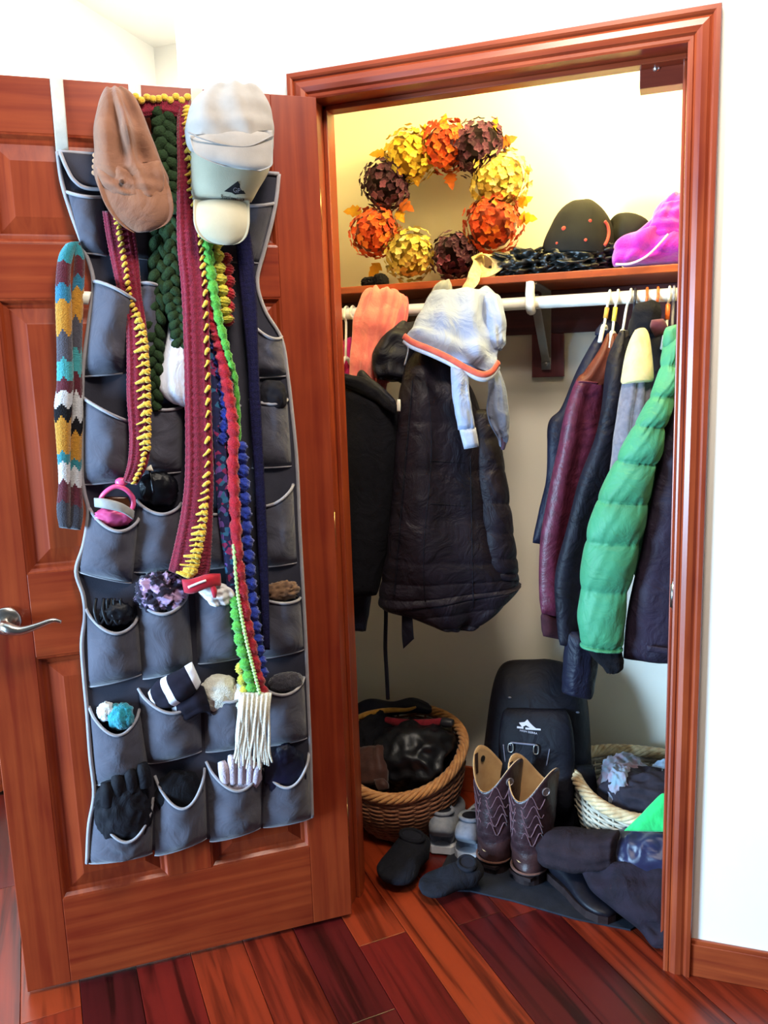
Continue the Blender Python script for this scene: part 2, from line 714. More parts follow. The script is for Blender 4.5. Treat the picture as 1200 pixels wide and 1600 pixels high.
zb = A(1000, 139, .080)[2]
cb = mk('catch_block', box(pb0[0], W - .001, .080, .128, zb, H - .001, .002), wood('dark_cherry_block', '#481512', '#7d3320', 0), hj, smooth=False, label='dark wooden block screwed into the corner')
sc = A(1026, 106, .080)
mk('screw', blob((sc[0], .080, sc[2]), (.008, .005, .008), 0, sub=2), plain('screw_chrome', '#e8e6e0', rough=.2, metal=1), cb, label='bright round screw head')
# baseboards
for nm, g, l in (('baseboard_right', join(box(W + CW, 2.2, -.012, 0, 0, .082, .002), box(W + CW, 2.2, -.008, 0, .080, .092, .002)), 'cherry baseboard along the white wall right of the closet'),
                 ('baseboard_left', box(-1.44, -1.426, -1.15, 1.6, 0, .10, .003), 'cherry baseboard of the side wall behind the door'),
                 ('baseboard_far', box(-1.426, -.351, 1.586, 1.6, 0, .10, .003), 'cherry baseboard at the end of the recess'),
                 ('baseboard_front', box(-.351, -CW, -.012, 0, 0, .092, .003), 'cherry baseboard behind the open door'),
                 ('baseboard_back', box(CX0, CX1, CY1 - .012, CY1, 0, .09, .003), 'cherry baseboard along the closet back')):
    tagit(struct(nm, g, cherry_y if nm == 'baseboard_left' else cherry_x), l, 'baseboard')

# ------------------------------------------------------------------ the six-panel door, folded open
DW = W - .006
Z0, Z1 = .012, 2.038
door = bpy.data.objects.new('door_1', None)
COL.objects.link(door)
door.location = (PIN[0], PIN[1], 0)
door.rotation_euler = (0, 0, math.atan2(DU[1], DU[0]))
tagit(door, 'reddish cherry six-panel door swung open with a steel lever', 'door', kind='structure')
# local frame: x along the door, y: the face we see is at -DOOR_T (door normal is -y local)
DL_Y = -1 if np.cross(np.append(DU, 0), DN3)[2] < 0 else 1


def dbox(u0, u1, z0, z1, t0=0.0, t1=DOOR_T, bev=.0015):
    ya, yb = sorted((DL_Y * t0, DL_Y * t1))
    return box(u0, u1, ya, yb, z0, z1, bev)


dz = wood('cherry_door_stile', '#6c1d0e', '#923c1c', 2)
dx = wood('cherry_door_rail', '#6c1d0e', '#923c1c', 0)
dp = wood('cherry_door_panel', '#6e200f', '#923c1c', 2, scale=1.2)
ST = .104
cols = [(ST, .352), (.454, .700)]
rows = [(.230, .825), (1.015, 1.603), (1.714, 1.930)]
for g, mm in ((dbox(0, ST, Z0, Z1), dz), (dbox(.700, DW, Z0, Z1), dz)):
    mk('stile', g, mm, door, smooth=False, local=True)
for z0, z1 in ((Z0, .230), (.825, 1.015), (1.603, 1.714), (1.930, Z1)):
    mk('rail', dbox(ST, .700, z0, z1), dx, door, smooth=False, local=True)
for z0, z1 in rows:
    mk('mullion', dbox(.352, .454, z0, z1), dz, door, smooth=False, local=True)


def raised_panel(u0, u1, z0, z1):
    # sticking moulding stepping in, then the sloped raised field
    steps = [(0, DOOR_T), (.004, DOOR_T - .001), (.010, DOOR_T - .009), (.016, DOOR_T - .010), (.020, DOOR_T - .012), (.050, DOOR_T - .004), (.053, DOOR_T - .003)]
    V, Fc = [], []
    for i, (d, t) in enumerate(steps):
        V += [(u0 + d, DL_Y * t, z0 + d), (u1 - d, DL_Y * t, z0 + d), (u1 - d, DL_Y * t, z1 - d), (u0 + d, DL_Y * t, z1 - d)]
        if i:
            for j in range(4):
                k = (j + 1) % 4
                Fc.append((4 * i - 4 + j, 4 * i - 4 + k, 4 * i + k, 4 * i + j))
    b_ = 4 * (len(steps) - 1)
    Fc.append((b_, b_ + 1, b_ + 2, b_ + 3))
    n0 = len(V)
    V += [(u0, DL_Y * .006, z0), (u1, DL_Y * .006, z0), (u1, DL_Y * .006, z1), (u0, DL_Y * .006, z1)]
    Fc.append((n0 + 3, n0 + 2, n0 + 1, n0))
    for j in range(4):
        k = (j + 1) % 4
        Fc.append((n0 + j, n0 + k, k, j))
    return np.array(V, float), Fc


for z0, z1 in rows:
    for u0, u1 in cols:
        recalc(mk('panel', raised_panel(u0, u1, z0, z1), dp, door, smooth=False, local=True))
brass = plain('aged_brass', '#c9a36a', rough=.35, metal=1.0)
for z in (.28, 1.05, 1.80):
    hg = join(xf(tube([[0, 0, z - .045], [0, 0, z + .045]], .006, 10), frame((-.004, 0, 0), (1, 0, 0), (0, 1, 0), (0, 0, 1))), dbox(-.002, .0005, z - .044, z + .044, .001, DOOR_T - .003, 0))
    mk('hinge', hg, brass, door, local=True, label='brass butt hinge')
# lever handle
hp = D(10, 970, 0)
hu = float(DU @ (hp[:2] - PIN))
hz = float(hp[2])
nick = plain('satin_nickel', '#cfc8bf', rough=.25, metal=1.0)
lev = mk('lever_handle', xf(tube([[0, 0, 0], [0, 0, .004], [0, 0, .008], [0, 0, .011]], [.031, .032, .029, .018], 28), frame((hu, DL_Y * DOOR_T, hz), (1, 0, 0), (0, 0, 1) if DL_Y < 0 else (0, 0, -1), (0, DL_Y, 0))), nick, door, local=True, label='satin nickel lever handle with round rosette')
tip = D(95, 970, .055)
tu, tz = float(DU @ (tip[:2] - PIN)), float(tip[2])
mk('lever', tube([[hu, DL_Y * (DOOR_T + .008), hz], [hu, DL_Y * (DOOR_T + .03), hz], [hu + (tu - hu) * .06, DL_Y * (DOOR_T + .050), hz - .003], [hu + (tu - hu) * .3, DL_Y * (DOOR_T + .056), hz - .010],
               [hu + (tu - hu) * .6, DL_Y * (DOOR_T + .057), hz - .003], [hu + (tu - hu) * .85, DL_Y * (DOOR_T + .055), tz + .003], [tu, DL_Y * (DOOR_T + .053), tz - .003]],
              [.013, .013, .013, .010, .007, .0055, .004], 12, 40), nick, lev, local=True)

# ------------------------------------------------------------------ shelf, rod and bracket
SY, RY = .385, .405
sh = A(800, 440, SY)
SZ = float(A(800, 430, SY)[2])
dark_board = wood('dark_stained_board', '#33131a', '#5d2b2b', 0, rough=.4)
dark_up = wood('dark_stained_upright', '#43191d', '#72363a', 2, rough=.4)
shelf = mk('closet_shelf', box(CX0 + .001, CX1 - .001, SY, CY1 - .001, SZ - .019, SZ, .002), wood('shelf_wood', '#6b2412', '#a85022', 0), smooth=False, label='long cherry wood shelf under the flower wreath', cat='shelf')
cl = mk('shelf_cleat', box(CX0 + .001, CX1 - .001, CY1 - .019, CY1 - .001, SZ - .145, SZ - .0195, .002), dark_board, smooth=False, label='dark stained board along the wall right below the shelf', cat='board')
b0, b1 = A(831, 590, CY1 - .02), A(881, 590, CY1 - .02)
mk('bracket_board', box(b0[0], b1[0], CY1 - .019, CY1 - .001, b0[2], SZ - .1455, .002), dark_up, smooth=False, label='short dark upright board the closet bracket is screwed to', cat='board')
RZ = float(A(700, 481, RY)[2])
white_enamel = plain('white_enamel', '#f2eee2', rough=.3)
rod = mk('closet_rod', tube([[CX0 + .003, RY, RZ], [CX1 - .003, RY, RZ]], .0165, 20, 30), white_enamel, label='white round closet rod the coats hang from', cat='rod')
br_g = plain('grey_bracket_steel', '#8a857c', rough=.45)
bx = (b0[0] + b1[0]) / 2 - .004
br = thing('rod_bracket', 'grey steel shelf bracket with a white hook holding the rod', 'bracket', (bx, CY1 - .02, b0[2] + .03))
mk('wall_leg', box(bx - .014, bx + .014, CY1 - .026, CY1 - .0195, b0[2] + .035, SZ - .02, .001), br_g, br, smooth=False)
mk('shelf_arm', box(bx - .014, bx + .014, RY - .012, CY1 - .020, SZ - .026, SZ - .0195, .001), br_g, br, smooth=False)
mk('brace', loft([[bx - .012, RY + .03, SZ - .05], [bx - .012, CY1 - .03, b0[2] + .045]], [[bx + .012, RY + .03, SZ - .05], [bx + .012, CY1 - .03, b0[2] + .045]], [.006, .006], 12, 6, 6), br_g, br)
mk('foot_screw', join(box(bx - .014, bx + .014, CY1 - .030, CY1 - .0255, b0[2] + .022, b0[2] + .058, .001), blob((bx, CY1 - .032, b0[2] + .040), (.007, .004, .007), 0, sub=2)), steel, br, label='steel bracket foot with screw')
mk('rod_hook', join(box(bx - .013, bx + .007, RY - .024, RY - .019, RZ - .006, SZ - .0195, .001), tube([[bx - .003, RY - .010, SZ - .022], [bx - .003, RY - .022, SZ - .045], [bx - .003, RY - .020, RZ + .012], [bx - .003, RY - .022, RZ - .01], [bx - .003, RY - .006, RZ - .021], [bx - .003, RY + .014, RZ - .018], [bx - .003, RY + .021, RZ + .002]], [.011, .011, .012, .012, .011, .010, .008], 10, 30, flat=1.1)), white_enamel, br, label='white rod hook')
# closet ceiling lamp: a bare bulb in a porcelain holder
LB = (.62, .30, CZ)
lamp = thing('closet_bulb', 'bare warm bulb in a porcelain holder on the closet ceiling', 'lamp', (LB[0], LB[1], CZ))
mk('holder', tube([[LB[0], LB[1], CZ], [LB[0], LB[1], CZ - .02], [LB[0], LB[1], CZ - .045]], [.055, .045, .025], 20), white_enamel, lamp)
em, ent, eb = new_mat('warm_bulb_glass')
eb.inputs['Emission Color'].default_value = (1, .83, .50, 1)
eb.inputs['Emission Strength'].default_value = 30
mk('bulb', blob((LB[0], LB[1], CZ - .085), (.03, .03, .042), 0, sub=3), em, lamp)
pl = bpy.data.lights.new('bulb_light', 'POINT')
pl.energy = 40
pl.color = (1.0, .82, .30)
pl.shadow_soft_size = .06
po = bpy.data.objects.new('bulb_light', pl)
COL.objects.link(po)
po.location = (LB[0], LB[1], CZ - .15)
# ================================================================== COATS ON THE ROD


def pxl(rows, n=32, m=70, pw=2.4, disp=None, **k):
    """body between silhouettes; row = (uL, vL, yL, uR, vR, yR, half thickness)"""
    L = [A(r[0], r[1], r[2]) for r in rows]
    R = [A(r[3], r[4], r[5]) for r in rows]
    return loft(L, R, [r[6] for r in rows], n, m, pw, disp, **k)


def rowsplit(geo, n, m, fn):
    """material slot per face from s (0 top .. 1 bottom) and ring position j/n"""
    out = []
    for idx in range(len(geo[1])):
        i, j = divmod(idx, n)
        out.append(fn(min(i / (m - 1), 1.0), j / n) if idx < (m - 1) * n else fn(0 if (idx - (m - 1) * n) % 2 == 0 else 1, 0))
    return out


def puff(seams, amp, base=None):
    """quilted down baffles: fat between the stitched seams"""
    seams = sorted(seams)

    def f(s, cx, cy):
        prev = max([q for q in seams if q <= s] or [0])
        nxt = min([q for q in seams if q > s] or [1.0001])
        t = (s - prev) / max(nxt - prev, 1e-4)
        v = amp * (max(math.sin(math.pi * t), 0) ** .38 - .6)
        d = np.full_like(cx, v)
        # gathered stitches
        d += amp * .16 * np.sin(cx * 19 + s * 37) * (1 - math.sin(math.pi * t)) + amp * .10 * np.sin(cx * 7 + s * 61 + 2 * np.cos(cx * 5))
        if base is not None:
            d = d + base(s, cx, cy)
        return d
    return f


navy_c = fabric('navy_nylon', '#17182a', '#101120', rough=.55, scale=12, weave=500, bump=.15, sheen=.1, wrinkle=0.5)
maroon_l = fabric('maroon_leather', '#5a2136', '#451626', rough=.48, scale=45, weave=260, bump=.3, spec=.4, sheen=0, wrinkle=0.35)
warm_lit_yoke = fabric('warm_lit_maroon_leather', '#5c2a1c', '#4a1f15', rough=.5, scale=40, weave=260, bump=.3, sheen=0)  # maroon yoke with the warm light from above put into its colour
black_c = fabric('black_nylon', '#13121e', '#0c0b14', rough=.6, scale=14, weave=500, bump=.15, sheen=.1, wrinkle=0.5)
black_knit = fabric('black_fleece', '#0c0b12', '#08070d', rough=.95, scale=80, weave=420, bump=.5, sheen=.15, wrinkle=0.4)
cream_c = fabric('cream_suede', '#d8c68f', '#cbb67c', rough=.85, scale=30, wrinkle=0.4)
grey_c = fabric('grey_wool', '#77737c', '#625f69', rough=.9, scale=70, bump=.4, wrinkle=0.5)
green_c = fabric('green_down_nylon', '#3c8a66', '#357f56', rough=.6, scale=9, weave=600, bump=.1, sheen=.05, spec=.4, wrinkle=0.35)
dark_c = fabric('dark_plum_nylon', '#2a2133', '#201927', rough=.65, scale=12, weave=500, bump=.2, sheen=.1, wrinkle=0.5)
puffer_c = fabric('black_brown_down', '#221b24', '#19141c', rough=.55, scale=14, weave=400, bump=.2, sheen=.05, wrinkle=0.55)
white_plastic = plain('white_plastic', '#efe9d6', rough=.35)
orange_plastic = plain('orange_plastic', '#e0682a', rough=.35)
dark_plastic = plain('dark_plastic', '#2b2a30', rough=.4)
yellow_plastic = plain('yellow_plastic', '#e8d24a', rough=.4)


def hanger(u, v_low, mat, label, tagmat=None, lean=-.12, span=.13, du=0):
    """hook over the rod, neck, and two sloping shoulders inside the coat"""
    x = A(u, 470, RY)[0]
    low = A(u + du, v_low, RY - .03)
    t = thing('coat_hanger', label, 'hanger', (x, RY, RZ), 'hangers on the closet rod')
    r = .0195
    a_ = np.linspace(-.6, math.pi + .1, 12)
    arc = [[x, RY + math.cos(q) * r, RZ + math.sin(q) * r] for q in a_]
    path = arc + [[x + (low[0] - x) * .25, RY - r - .003, RZ - .012], [x + (low[0] - x) * .6, RY - .012, RZ - .03], low]
    mk('hook', tube(path, .0036, 8, 40), mat, t)
    e1 = low + np.array([-.008, -.03, -.04])
    e2 = low + np.array([.012, .05, -.045])
    mk('shoulder_bar', tube([e1, low + (e1 - low) * .3 + np.array([0, 0, .008]), low, low + (e2 - low) * .3 + np.array([0, 0, .008]), e2], .006, 8, 24), mat, t)
    if tagmat is not None:
        q0 = np.array(path[-3]) * .3 + np.array(path[-2]) * .7
        q1 = np.array(path[-2]) * .5 + np.array(low) * .5
        mk('size_tag', tube([q0, q1], .0058, 8), tagmat, t)
    return t


hanger(953, 510, white_plastic, 'white hanger with an amber tag, leftmost of the right-hand coats', fabric('amber_tag', '#e0a040'), du=-9)
hanger(966, 520, white_plastic, 'white hanger with a bright yellow tag beside the maroon jacket', yellow_plastic, du=-9)
hanger(986, 518, white_plastic, 'plain white hanger between the maroon and cream coats', None, du=-13)
hanger(993, 500, dark_plastic, 'dark hanger left of the orange hangers', None, du=-4)
hanger(1011, 492, orange_plastic, 'left one of the two orange hangers', None, du=-3, lean=-.05)
hanger(1028, 494, orange_plastic, 'right one of the two orange hangers', None, du=-3, lean=-.05)
hanger(1046, 520, white_plastic, 'white hanger with an orange tag holding the green down jacket', orange_plastic, du=-5)
hanger(1053, 520, plain('grey_plastic', '#8d8c92', rough=.4), 'grey hanger nearest the right jamb', None, du=-3)
hanger(541, 560, white_plastic, 'white hanger next to the left jamb', None, lean=.02, du=-1)
hanger(551, 560, white_plastic, 'white hanger beside the salmon scarf', None, lean=.02, du=8)

# --- navy jacket, furthest left of the right-hand group
j = thing('navy_jacket', 'dark navy jacket hanging leftmost of the right-hand coats', 'jacket', A(900, 850, .42))
mk('shell', pxl([(947, 506, .42, 958, 506, .44, .012), (928, 536, .39, 968, 530, .47, .024), (906, 580, .37, 970, 575, .49, .03), (880, 638, .35, 965, 640, .50, .032), (861, 660, .34, 962, 670, .50, .034),
                 (859, 700, .335, 955, 705, .50, .034), (857, 755, .335, 945, 760, .50, .034), (846, 800, .335, 935, 808, .50, .033), (832, 848, .335, 922, 856, .50, .03)], disp=folds(3, .018, 2.2)), navy_c, j)
mk('collar', pxl([(944, 500, .405, 962, 502, .43, .012), (936, 512, .39, 968, 514, .44, .02), (930, 524, .385, 968, 528, .45, .022)], 20, 12), navy_c, j)
# --- maroon leather jacket
j = thing('maroon_jacket', 'maroon leather jacket with a painted warm-lit yoke and ribbed hem', 'jacket', A(880, 995, .33))
g = pxl([(950, 520, .36, 966, 522, .39, .012), (938, 552, .33, 972, 552, .41, .022), (917, 584, .31, 972, 585, .42, .028), (904, 598, .30, 970, 602, .43, .03), (890, 640, .29, 962, 645, .44, .031), (880, 690, .285, 955, 700, .44, .033),
         (868, 740, .28, 945, 750, .44, .034), (856, 800, .28, 935, 810, .44, .034), (846, 846, .28, 930, 860, .44, .034), (843, 900, .28, 925, 915, .44, .033), (846, 958, .28, 922, 975, .44, .032)], m=80, disp=folds(8, .014, 2.5))
mk('shell', g, [maroon_l, warm_lit_yoke], j, fm=rowsplit(g, 32, 80, lambda s, q: 1 if s < .29 else 0))
mk('hem_band', pxl([(847, 957, .285, 921, 974, .438, .026), (848, 975, .285, 921, 990, .438, .026), (849, 994, .287, 920, 1008, .436, .024)], 40, 14, disp=lambda s, cx, cy: .0015 * np.sin(cx * 60)), fabric('maroon_rib_knit', '#3d1a22', '#2f1219', bump=.5), j, label='dark ribbed hem band')
mk('yoke_seam', tube([A(904, 596, .268), A(918, 597, .275), A(934, 599, .295)], .003, 6, 12), maroon_l, j)
# --- long black jacket with a loose sleeve
j = thing('black_jacket', 'long black jacket between the maroon and the green jackets', 'jacket', A(900, 1010, .25))
mk('shell', pxl([(972, 516, .32, 984, 518, .35, .012), (958, 560, .28, 990, 560, .38, .024), (950, 620, .25, 1000, 620, .40, .03), (934, 690, .235, 1000, 695, .41, .032), (908, 760, .23, 990, 765, .41, .034), (888, 830, .23, 980, 838, .41, .034),
                 (871, 900, .23, 975, 910, .41, .034), (871, 960, .23, 972, 975, .41, .033), (876, 1008, .23, 972, 1020, .41, .03)], m=80, disp=folds(12, .02, 2.4)), black_c, j)
mk('sleeve', pxl([(884, 985, .235, 935, 990, .27, .03), (883, 1020, .235, 934, 1025, .27, .034), (880, 1060, .235, 928, 1068, .27, .034), (879, 1082, .238, 924, 1092, .268, .03)], 28, 30, disp=folds(2, .01, 2)), navy_c, j, label='loose navy sleeve end hanging below the hem')
# --- cream and grey coat
j = thing('grey_coat', 'grey wool coat with a cream suede shoulder', 'coat', A(985, 720, .24))
g = pxl([(992, 516, .27, 1006, 514, .29, .01), (985, 530, .25, 1013, 528, .27, .022), (978, 558, .23, 1016, 555, .26, .03), (974, 585, .215, 1018, 582, .25, .034), (973, 600, .21, 1017, 598, .25, .034)], 30, 36, round_ends=True)
mk('shoulder_cape', g, cream_c, j, label='cream suede shoulder')
mk('sleeve', pxl([(976, 560, .235, 1014, 562, .262, .026), (974, 600, .222, 1013, 600, .258, .028), (966, 645, .212, 1012, 640, .25, .034), (961, 690, .206, 1004, 695, .245, .034), (958, 730, .206, 990, 745, .245, .030), (952, 790, .21, 985, 800, .245, .028)], 30, 50, disp=folds(5, .012, 2.2)), grey_c, j)
# --- black hood and jacket on the orange hangers
j = thing('black_hooded_coat', 'black coat hanging from the orange hangers behind the grey one', 'coat', A(1010, 700, .34))
mk('hood', pxl([(992, 478, .36, 1031, 474, .37, .02), (987, 492, .345, 1033, 486, .36, .035), (984, 510, .34, 1030, 504, .36, .04), (978, 530, .335, 1026, 525, .36, .038)], 28, 24, disp=folds(9, .008, 2)), black_knit, j)
mk('shell', pxl([(980, 520, .37, 1030, 515, .39, .03), (985, 560, .365, 1050, 555, .39, .034), (1000, 620, .36, 1060, 620, .39, .034), (1005, 700, .36, 1060, 700, .39, .03), (1000, 800, .36, 1060, 800, .39, .03)], 28, 40, disp=folds(4, .012)), black_c, j)
mk('collar_lining', pxl([(1018, 500, .30, 1036, 498, .31, .012), (1016, 512, .30, 1042, 508, .31, .014), (1024, 528, .305, 1044, 520, .315, .01)], 18, 12), fabric('wine_lining', '#53202b'), j, label='wine red collar lining')
# --- green down jacket: its sleeve hangs in front
j = thing('green_down_jacket', 'bright green quilted down jacket with a long sleeve', 'jacket', A(940, 1015, .17))
SE = [.14, .235, .335, .455, .56, .665, .775, .965]
mk('sleeve', pxl([(1044, 513, .25, 1057, 511, .27, .012), (1040, 545, .22, 1058, 545, .24, .02), (1034, 585, .195, 1054, 590, .22, .024), (1014, 628, .175, 1048, 630, .20, .03), (994, 664, .165, 1038, 668, .19, .034), (974, 698, .16, 1032, 705, .185, .038), (950, 745, .155, 1018, 750, .18, .042),
                  (929, 795, .15, 1010, 800, .175, .045), (915, 845, .15, 1000, 848, .17, .045), (908, 900, .15, 986, 905, .17, .044), (904, 955, .15, 976, 960, .17, .041), (907, 992, .15, 973, 998, .17, .038), (908, 1012, .152, 972, 1018, .168, .034)], 44, 190, pw=2.2, disp=puff(SE, .020)), green_c, j)
mk('collar', pxl([(1040, 512, .235, 1060, 506, .26, .014), (1038, 528, .222, 1064, 522, .25, .018), (1040, 545, .22, 1064, 540, .25, .016)], 24, 16, disp=puff([.5], .005)), green_c, j)
mk('body', pxl([(1050, 520, .275, 1075, 520, .30, .016), (1040, 600, .262, 1095, 600, .32, .03), (1020, 700, .255, 1100, 700, .33, .035), (1002, 800, .25, 1100, 800, .33, .035), (990, 900, .25, 1100, 905, .33, .035)], 32, 110, disp=puff([.1, .25, .4, .55, .7, .85], .010)), green_c, j)
mk('cuff', pxl([(912, 1010, .152, 972, 1016, .168, .028), (925, 1026, .155, 975, 1032, .168, .028), (940, 1040, .158, 972, 1044, .168, .024), (948, 1052, .16, 960, 1052, .165, .012)], 24, 20, disp=folds(1, .01, 3)), black_knit, j, label='black knit cuff')
# --- dark plum jacket nearest the right jamb
j = thing('dark_plum_jacket', 'dark plum jacket nearest the right jamb behind the green sleeve', 'jacket', A(1010, 1030, .22))
mk('shell', pxl([(1052, 560, .22, 1090, 555, .24, .02), (1038, 650, .21, 1095, 650, .23, .026), (1024, 750, .205, 1095, 750, .225, .028), (1006, 840, .20, 1092, 840, .22, .029), (990, 910, .20, 1088, 910, .22, .03), (978, 970, .20, 1086, 972, .22, .03), (974, 1028, .20, 1084, 1040, .22, .028)], 32, 70, disp=folds(6, .012, 2)), dark_c, j)
mk('pocket_flap', pxl([(1010, 1008, .165, 1046, 1013, .165, .003), (1011, 1018, .165, 1046, 1023, .165, .004)], 12, 6, pw=6), dark_c, j)

# ------------------------------------------------------------------ the left-hand coats
salmon = fabric('salmon_fleece', '#e8816c', '#dd6d60', rough=.95, scale=25, weave=400, bump=.45, sheen=.4, wrinkle=0.4)
sc_ = thing('salmon_scarf', 'salmon pink fleece scarf bunched over the rod', 'scarf', A(590, 590, .36))
mk('front_drape', pxl([(586, 456, .40, 612, 455, .40, .016), (566, 470, .375, 634, 466, .385, .032), (556, 494, .36, 634, 490, .37, .040), (550, 525, .345, 624, 525, .36, .034), (548, 560, .335, 612, 562, .35, .030), (545, 592, .33, 606, 592, .345, .028), (548, 640, .33, 600, 640, .345, .022)], 60, 70, disp=folds(21, .034, 4.5, .3, 2)), salmon, sc_)
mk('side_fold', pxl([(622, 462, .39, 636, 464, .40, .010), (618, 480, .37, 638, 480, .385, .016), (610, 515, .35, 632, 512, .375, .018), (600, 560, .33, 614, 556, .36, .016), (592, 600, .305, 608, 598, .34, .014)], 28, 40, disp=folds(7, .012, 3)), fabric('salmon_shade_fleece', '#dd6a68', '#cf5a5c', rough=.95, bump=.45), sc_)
mk('magenta_top', pxl([(538, 530, .44, 551, 526, .45, .014), (530, 545, .43, 556, 545, .45, .025), (524, 575, .42, 560, 575, .45, .03), (524, 640, .42, 560, 640, .45, .03)], 24, 24, disp=folds(3, .008)), fabric('magenta_fleece', '#c81f6c', '#a9165c', bump=.4), label='magenta top beside the left jamb, half behind the salmon scarf', cat='garment')

j = thing('black_fleece_jacket', 'black fleece jacket with a white zip pull next to the left jamb', 'jacket', A(570, 940, .26))
mk('shell', pxl([(520, 590, .30, 568, 598, .27, .03), (516, 612, .29, 600, 622, .25, .05), (514, 640, .285, 618, 650, .24, .055), (514, 700, .28, 617, 705, .24, .058), (516, 780, .28, 610, 785, .24, .058), (518, 860, .28, 600, 860, .245, .056), (520, 935, .28, 588, 930, .25, .05)], 36, 80, disp=folds(31, .02, 2.5)), black_knit, j)
mk('collar', loft([A(533, 582, .235), A(548, 586, .222), A(568, 590, .215), (A(590, 606, .21)), A(606, 622, .205), A(620, 634, .205)], [A(533, 600, .235), A(548, 606, .222), A(566, 616, .212), A(588, 628, .208), A(604, 640, .205), A(618, 648, .205)], [.010, .014, .015, .015, .014, .01], 20, 40, disp=folds(2, .008, 2)), black_knit, j)
mk('collar_edge', loft([A(560, 582, .26), A(566, 578, .25), A(578, 590, .24), A(596, 604, .23), A(618, 626, .22)], [A(560, 600, .26), A(566, 604, .25), A(578, 614, .24), A(596, 624, .23), A(618, 640, .22)], [.008, .010, .012, .012, .008], 18, 34), black_c, j)
mk('zip_pull', loft([A(620.5, 624, .185), A(620, 633, .185), A(620.5, 643, .185)], [A(625.5, 624, .185), A(626, 633, .185), A(625.5, 643, .185)], [.002, .003, .002], 12, 12), white_plastic, j, label='white zip pull')
mk('sleeve', pxl([(538, 900, .30, 584, 900, .31, .03), (540, 950, .30, 578, 950, .31, .03), (545, 984, .30, 572, 986, .31, .024)], 24, 30, disp=folds(5, .008)), navy_c, j)

j = thing('black_puffer_coat', 'large black quilted coat hanging under the pale hoodie', 'coat', A(700, 990, .28))
QS = [.16, .25, .34, .43, .52, .61, .70, .79, .88, .965]
pbody = mk('body', pxl([(648, 548, .30, 690, 548, .36, .03), (634, 572, .27, 715, 572, .37, .05), (625, 620, .25, 738, 622, .385, .068), (617, 700, .235, 757, 700, .40, .075), (611, 780, .23, 775, 780, .41, .078), (603, 860, .23, 792, 862, .42, .078),
                (595, 905, .23, 806, 895, .425, .076), (593, 935, .23, 809, 910, .425, .074), (600, 954, .235, 808, 918, .425, .068), (645, 968, .26, 775, 951, .40, .056), (690, 985, .30, 730, 983, .36, .03)], 56, 200, pw=2.3, disp=puff(QS, .008, folds(14, .034, 2.2))), puffer_c, j)
mk('hood', pxl([(636, 512, .37, 652, 510, .38, .02), (606, 523, .33, 668, 522, .37, .032), (586, 538, .30, 672, 545, .36, .036), (580, 566, .285, 668, 572, .35, .034), (590, 592, .28, 655, 600, .33, .028)], 48, 40, pw=3, disp=folds(17, .030, 2.2, 1.4, 4)), black_c, j)
mk('sleeve', pxl([(728, 640, .345, 765, 640, .40, .04), (740, 720, .32, 774, 720, .40, .05), (750, 800, .32, 788, 805, .40, .05), (757, 870, .33, 800, 870, .41, .045), (765, 905, .345, 806, 908, .415, .035)], 30, 110, disp=puff([.15, .3, .45, .6, .75, .9], .008)), puffer_c, j)
mk('zip_placket', tube(surf_path(pbody, [(645 - (v - 590) * .085, v) for v in range(596, 945, 14)], .001), .0045, 8, 60, flat=.6), black_c, pbody, label='black zip placket')
mk('panel_seam', tube(surf_path(pbody, [(668 + 6 * math.sin((v - 600) / 60), v) for v in range(604, 950, 14)], .0002), .0014, 6, 60), black_c, pbody)
mk('panel_seam', tube(surf_path(pbody, [(735 + (v - 710) * .02, v) for v in range(712, 960, 14)], .0002), .0014, 6, 60), black_c, pbody)
for v0 in (720, 787):
    mk('pocket_seam', tube(surf_path(pbody, [(u, v0 + .06 * (u - 670)) for u in range(672, 728, 6)], .0002), .0014, 6, 24), black_c, pbody)
mk('belt_tail', pxl([(628, 955, .24, 644, 957, .24, .004), (628, 990, .238, 646, 990, .238, .004), (630, 1014, .238, 647, 998, .238, .003)], 14, 16, pw=5), black_c, j, label='black belt end hanging below the coat')
mk('hanging_cord', tube([A(602, 905, .31), A(603, 960, .305), A(602, 1010, .31), A(604, 1050, .32), A(606, 1092, .33)], .0062, 8, 40), black_c, label='thin black cord hanging down into the left basket', cat='cord')

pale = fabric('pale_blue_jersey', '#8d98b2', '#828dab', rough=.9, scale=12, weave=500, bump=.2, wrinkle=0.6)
pale_shaded = fabric('shaded_pale_blue_jersey', '#6f788f', '#636c84', rough=.9, scale=12, weave=500, bump=.2, wrinkle=0.6)  # same jersey darkened, the sleeve's shade is put into its colour
j = thing('pale_hoodie', 'pale blue hoodie with an orange-striped hem slung over the black coat', 'hoodie', A(700, 600, .20))
mk('main_drape', pxl([(676, 462, .36, 768, 459, .38, .022), (664, 476, .32, 778, 470, .36, .036), (652, 500, .27, 780, 505, .33, .042), (641, 518, .235, 778, 550, .29, .038), (632, 530, .215, 777, 574, .26, .032), (634, 540, .212, 770, 588, .25, .022)], 64, 60, pw=2.8, disp=folds(27, .034, 2.6, 1.6, 5)), pale, j)


def hemline(off, r, t):
    pts = [(631, 527), (645, 537), (672, 548), (700, 561), (728, 577), (752, 587), (768, 583), (779, 568)]
    ys = [.172, .168, .162, .162, .166, .178, .20, .225]
    return tube([A(u, v + off, y - t) for (u, v), y in zip(pts, ys)], r, 8, 60, flat=1.7, up=(0, 0, 1))


